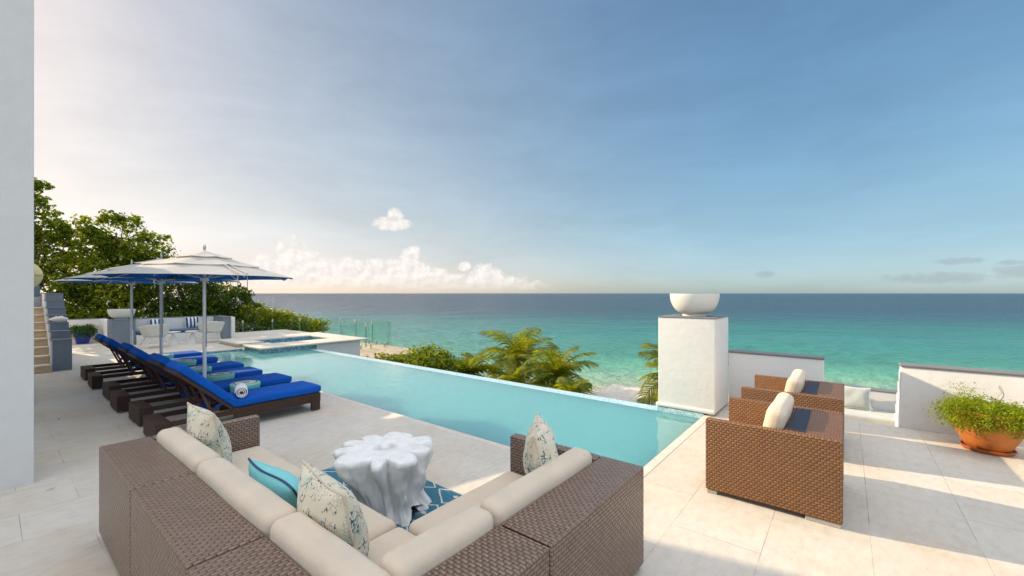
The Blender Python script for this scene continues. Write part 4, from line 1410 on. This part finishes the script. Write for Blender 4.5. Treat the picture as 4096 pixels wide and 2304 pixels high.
def tree(name, base, lumps, n, size, seed, label, mat_='tree_leaf', cat='tree', group=None, clumps=9, fill=0.3, trunk_r=0.14):
    o = thing(name, base, label, cat, group)
    B = Vector(base)
    rng = np.random.RandomState(seed + 50)
    if n > 9000:
        extra = []
        for l in lumps:
            for _ in range(5):
                a, e = rng.rand() * 2 * PI, rng.rand() * 1.3
                q = rng.uniform(0.95, 1.2)
                r_ = rng.uniform(.20, .36)
                extra.append((l[0] + l[3] * q * math.cos(a) * math.cos(e), l[1] + l[4] * q * math.sin(a) * math.cos(e), l[2] + l[5] * q * math.sin(e), r_, r_ * 1.2, r_ * .8))
        lumps = list(lumps) + extra
    mb = MB(); crown(mb, [(l[0] - B.x, l[1] - B.y, l[2] - B.z, *l[3:]) for l in lumps], n, size, seed, clumps, fill)
    mb.build('crown', mat_, o)
    mb = MB()
    for l in lumps:
        if l[3] < 0.37: continue
        e = Vector(l[:3]) - B
        m1 = e * 0.45 + Vector((rng.normal(0, .25), rng.normal(0, .25), 0))
        mb.tube([(rng.normal(0, .08), rng.normal(0, .08), -0.3), m1, e], [trunk_r, trunk_r * .6, trunk_r * .2], 8)
        for _ in range(5):
            t_ = e + Vector((rng.normal(0, l[3] * .5), rng.normal(0, l[4] * .5), rng.normal(0, l[5] * .45)))
            mb.tube([m1, (m1 + t_) / 2 + Vector((0, 0, .1)), t_], [trunk_r * .45, trunk_r * .3, trunk_r * .1], 6)
    mb.build('trunk', 'bark', o, smooth=True)
    return o


G_T = 'trees behind the garden wall'
tree('broadleaf_tree', (-25.6, 0.8, -0.8), [(-25.4, 1.1, 4.7, .8, .72, .9), (-25.5, 0.5, 3.5, 1.0, 1.0, 1.2), (-25.2, 1.55, 3.7, .75, .75, .9), (-25.0, 1.6, 2.0, 1.2, 1.2, 1.2), (-25.3, 1.3, 0.7, 1.5, 1.6, 1.2), (-25.4, 1.0, 5.8, .4, .4, .45)],
     9500, 0.085, 1, "tall slender broadleaf tree rising behind the staircase", 'tree_leaf', 'tree', G_T, 16, .18)
tree('broadleaf_tree', (-25.2, 3.4, -0.8), [(-24.8, 3.5, 4.35, 1.1, 1.1, .75), (-25.0, 2.6, 3.6, 1.0, .95, .85), (-24.8, 3.4, 3.3, 1.2, 1.2, .8), (-24.6, 4.4, 3.6, 1.0, 1.0, .75), (-24.7, 3.2, 2.1, 1.7, 1.9, 1.2), (-24.2, 3.4, 0.8, 1.5, 2.2, 1.1), (-24.6, 5.1, 2.9, .8, .8, .6)],
     14500, 0.085, 2, "broad round-topped tree above the umbrellas and white bowl", 'tree_leaf', 'tree', G_T, 16, .18)
tree('broadleaf_tree', (-24.2, 6.6, -0.8), [(-23.8, 5.4, 1.9, 1.4, 1.5, 1.1), (-24.0, 6.6, 1.6, 1.3, 1.4, 1.1), (-24.0, 7.5, 0.9, 1.2, 1.2, .95), (-23.4, 6.0, 0.5, 1.2, 1.9, .9)],
     13000, 0.075, 3, "dense dark tree behind the bench, under the umbrella edge", 'dark_leaf', 'tree', G_T, 12)
G_S = 'seagrape shrubs on the seaward slope'
tree('seagrape_shrub', (-26.0, 9.3, -1.2), [(-26.0, 9.2, 0.45, 1.1, 1.1, .7), (-26.2, 10.4, 0.25, .9, .9, .6)], 3000, 0.10, 4, "yellow-green shrub beyond the glass by the bench", 'seagrape_leaf', 'shrub', G_S, 12, .3, .06)
tree('seagrape_shrub', (-27.0, 12.0, -1.6), [(-27.0, 11.8, -0.1, 1.1, 1.2, .6), (-27.2, 13.2, -0.45, .9, 1.0, .5)], 2600, 0.10, 5, "yellow-green shrub above the spa's far corner", 'seagrape_leaf', 'shrub', G_S, 12, .3, .06)
tree('seagrape_shrub', (-24.8, 10.0, -1.4), [(-24.8, 9.8, -0.35, 1.3, 2.0, .55)], 2400, 0.08, 6, "low dark shrub seen through the glass panels", 'dark_leaf', 'shrub', G_S, 10, .4, .05)
# bushes just past the vanishing edge
BU = [(-14.2, 8.7, -1.25, 1.1, .9, .5, "low flowering shrub below the spa ledge, at the pool edge"),
      (-13.5, 9.4, -1.1, 1.1, 1.0, .55, "bright seagrape shrub past the pool edge, second from the spa"),
      (-12.5, 10.4, -0.92, 1.15, 1.05, .66, "tallest round seagrape shrub past the pool edge"),
      (-12.0, 8.8, -1.45, 1.2, .9, .5, "low seagrape shrub hanging under the pool edge"),
      (-10.6, 9.6, -1.6, 1.0, .9, .5, "small seagrape shrub at the foot of the palms")]
for i, (x, y, z, rx, ry, rz_, lab) in enumerate(BU):
    tree('seagrape_shrub', (x, y, -2.4), [(x, y, z, rx, ry, rz_)], 2300, 0.075, 20 + i, lab, 'seagrape_leaf' if i != 2 else 'tree_leaf', 'shrub', 'seagrape shrubs past the pool edge', 14, .35, .05)


def palm(base, top, nf, flen, seed, label, lean=(0.3, 0)):
    rng = np.random.RandomState(seed)
    o = thing('palm_tree', base, label, 'palm tree', 'coconut palms below the pool')
    B, T = Vector(base), Vector(top)
    E = T - B
    mb = MB()
    pts = [E * q + Vector((lean[0] * math.sin(q * PI), lean[1] * math.sin(q * PI), 0)) for q in np.linspace(0, 1, 9)]
    mb.tube(pts, [0.15 - 0.05 * q for q in np.linspace(0, 1, 9)], 12)
    mb.build('trunk', 'palm_bark', o, smooth=True)
    mb = MB()
    quads = []
    for i in range(nf):
        az = 2 * PI * i / nf * 2.39996 * nf / 6.2832 + rng.normal(0, .2)
        el = R(82) - (i / nf) ** 0.8 * R(95) + rng.normal(0, .1)
        L = flen * (0.8 + 0.35 * rng.rand())
        h = Vector((math.cos(az), math.sin(az), 0))
        side = Vector((-h.y, h.x, 0))
        pos = E.copy(); pr = []
        seg = 16
        e = el
        for k in range(seg + 1):
            pr.append(pos.copy())
            pos = pos + (h * math.cos(e) + Vector((0, 0, math.sin(e)))) * (L / seg)
            e -= (0.055 + 0.05 * k / seg) * (1.5 if el < .5 else 1.0)
        mb.tube(pr, [0.018 * (1 - .8 * k / seg) for k in range(seg + 1)], 5)
        tw_ = rng.normal(0, .25)
        for k in range(2, 2 * seg):
            f = k / 1.45; i0 = int(f); fr = f - i0
            if i0 >= seg: break
            q = pr[i0].lerp(pr[i0 + 1], fr)
            d = (pr[i0 + 1] - pr[i0]).normalized()
            up = side.cross(d).normalized()
            if up.z < 0: up = -up
            ll = L * 0.36 * (0.85 + .3 * rng.rand()) * math.sin(PI * min(1, 0.12 + 0.84 * f / seg)) ** 0.7
            for s_ in (-1, 1):
                out = (side * s_ * 0.8 + d * (0.55 + .4 * f / seg) + up * (0.25 + tw_ * s_) + Vector((0, 0, -0.25 - .2 * rng.rand()))).normalized()
                out2 = (out + Vector((0, 0, -0.55))).normalized()
                wv = d * 0.034
                m1 = q + out * ll * .5; tip = m1 + out2 * ll * .5
                quads.append([(q - wv)[:], (q + wv)[:], (m1 + wv * .9)[:], (m1 - wv * .9)[:]])
                quads.append([(m1 - wv * .9)[:], (m1 + wv * .9)[:], (tip + wv * .1)[:], (tip - wv * .1)[:]])
    mb.quads(np.array(quads))
    mb.build('crown', 'palm_leaf', o)
    return o


palm((-11.7, 12.2, -4.9), (-11.75, 11.9, -1.5), 20, 1.45, 1, "short coconut palm next to the seagrape shrubs")
palm((-11.9, 16.0, -6.0), (-11.95, 15.4, -1.35), 26, 2.1, 2, "tallest coconut palm, its crown highest against the sea")
palm((-9.2, 13.9, -5.6), (-9.0, 14.1, -1.55), 24, 1.75, 3, "coconut palm with upright fronds beside the tallest palm")
palm((-10.0, 12.3, -5.0), (-9.95, 12.6, -1.95), 20, 1.5, 4, "low coconut palm half hidden by the pool edge")
palm((-6.6, 11.6, -4.6), (-6.85, 11.5, -1.62), 18, 1.1, 5, "small coconut palm beside the white slab roof")
palm((-4.4, 14.8, -6.0), (-4.38, 14.4, -1.1), 24, 1.75, 6, "coconut palm partly behind the white pillar")


# potted plants
def fern(mb, c, r, n, size, seed, droop, inner=0.12):
    rng = np.random.RandomState(seed)
    quads = []
    for i in range(n):
        az = rng.rand() * 2 * PI
        el = R(15 + 70 * rng.rand())
        L = r * (0.65 + 0.5 * rng.rand())
        h = np.array([math.cos(az), math.sin(az), 0.0])
        pos = np.array(c) + h * inner * r * rng.rand()
        e = el
        steps = 14
        for k in range(steps):
            d = h * math.cos(e) + np.array([0, 0, math.sin(e)])
            pos = pos + d * L / steps
            e -= droop * (0.6 + .8 * rng.rand()) / steps
            m_ = 3 if k > 2 else 1
            for _ in range(m_):
                P = pos + rng.normal(0, 0.02 + 0.012 * k / steps, 3)
                A = rng.normal(0, 1, 3) + d * .8; A /= np.linalg.norm(A)
                Bv = np.cross(A, rng.normal(0, 1, 3)); Bv /= np.linalg.norm(Bv) + 1e-9
                s_ = size * (.6 + .8 * rng.rand())
                quads.append([P - A * s_, P - Bv * s_ * .42, P + A * s_, P + Bv * s_ * .42])
    mb.quads(np.array(quads))


pot = thing('potted_fern', (1.23, 6.96, 0), "leafy green fern spilling over a terracotta pot on its saucer", 'potted plant')
mb = MB()
mb.lathe([(0.001, 0.03), (0.20, 0.03), (0.235, 0.05), (0.325, 0.22), (0.375, 0.42), (0.375, 0.52), (0.40, 0.53), (0.405, 0.575), (0.39, 0.585), (0.36, 0.58), (0.35, 0.53), (0.001, 0.52)], 56)
mb.build('pot', 'terracotta', pot, smooth=True, angle=40)
mb = MB(); mb.lathe([(0.001, 0.0), (0.255, 0.0), (0.285, 0.045), (0.275, 0.055), (0.245, 0.028), (0.001, 0.026)], 56); mb.build('saucer', 'terracotta_dark', pot, smooth=True, angle=40)
mb = MB(); mb.lathe([(0.001, 0.53), (0.345, 0.53)], 40); mb.build('soil', 'soil', pot)
mb = MB()
fern(mb, (0, 0, 0.54), 0.44, 150, 0.018, 3, 3.0); fern(mb, (-0.14, -0.10, 0.57), 0.52, 150, 0.017, 4, 3.9, .45); fern(mb, (0.10, -0.14, 0.56), 0.54, 150, 0.017, 6, 4.3, .5); fern(mb, (0, -.02, 0.58), 0.52, 170, 0.017, 8, 4.6, .7)
fern(mb, (-.14, .0, 0.62), 0.40, 12, 0.014, 5, 0.7)
mb.build('foliage', 'fern_leaf', pot)
mb = MB()
rng = np.random.RandomState(9)
for k in range(4):
    a = rng.rand() * 1.2 - .2
    p0 = np.array([.12, .02, .7]); pts = [p0]
    for q in range(6):
        p0 = p0 + np.array([.022 * math.cos(a * 5 + q + 2 * k), .02 * math.sin(q * 1.7 + k), .04]); pts.append(p0)
    mb.tube([tuple(q) for q in pts], [.002] * 6 + [.001], 4)
mb.build('dry_stem', 'bark', pot)

pot.scale = (0.76, 0.76, 0.78)

bp_ = thing('potted_fern', (-20.75, 2.06, 0), "dark green fern in a square blue planter by the garden wall", 'potted plant')
mb = MB()
vs = [(sx * (.15 + .08 * q), sy * (.15 + .08 * q), .01 + .42 * q) for q in (0, 1) for sx, sy in ((-1, -1), (1, -1), (1, 1), (-1, 1))]
mb.add(vs, [(3, 2, 1, 0), (0, 1, 5, 4), (1, 2, 6, 5), (2, 3, 7, 6), (3, 0, 4, 7)])
mb.bbox(-.24, .24, -.24, .24, .405, .435, .006, 1)
mb.build('planter', 'blue_glaze', bp_)
mb = MB(); fern(mb, (0, 0, .46), .46, 150, 0.024, 12, 2.6); mb.build('foliage', 'fern_leaf_shade', bp_)

# stray leaves on the paving
for i, (x, y, a, lab) in enumerate(((-8.55, .62, .4, "dry brown leaf lying on the paving behind the loungers"), (-5.55, .35, 1.9, "small dry leaf on the paving beside the villa wall's foot"))):
    mb = MB()
    mb.add([(-.05, 0, .006), (0, -.018, .004), (.055, 0, .009), (0, .018, .012), (-.05, 0, .008), (0, -.018, .006), (.055, 0, .011), (0, .018, .014)],
           [(3, 2, 1, 0), (4, 5, 6, 7), (0, 1, 5, 4), (1, 2, 6, 5), (2, 3, 7, 6), (3, 0, 4, 7)])
    o = mb.build('fallen_leaf', 'tag_beige' if i else 'bark'); o.location = (x, y, 0); o.rotation_euler = (0, 0, a); o.scale = (.6, .5, .6)
    tag(o, lab, 'leaf', 'stray leaves on the paving')

# conch shell on the parapet
cs = MB()
vs, fs = [], []
n1, n2 = 40, 18
for i in range(n1 + 1):
    q = i / n1
    env = math.sin(PI * min(1, q * 1.02)) ** 0.8 * (0.9 if q < .5 else 1.0)
    for j in range(n2):
        a = 2 * PI * j / n2
        spike = 0.25 * max(0, math.sin(7 * PI * q)) * max(0, math.cos(a - 1.2)) ** 3
        r = 0.062 * env * (1 + spike) * (1 + 0.35 * max(0, math.cos(a + .6)) * (q > .35))
        vs.append(((q - .5) * .30, r * math.cos(a), r * math.sin(a) * .8 + .05))
for i in range(n1):
    for j in range(n2):
        fs.append((i * n2 + j, i * n2 + (j + 1) % n2, (i + 1) * n2 + (j + 1) % n2, (i + 1) * n2 + j))
cs.add(vs, fs)
shl = cs.build('conch_shell', 'shell_white', smooth=True)
shl.location = (-13.75 - 0.12 - 2.5 * TR + .05, 1.06, 0.69 + 2 * RH + 0.019)
shl.rotation_euler = (0, 0, R(75)); shl.scale = (1.15, 1.25, 1.5)
tag(shl, "white conch shell resting on the stepped grey parapet", 'shell')

print("objects", len(bpy.data.objects))
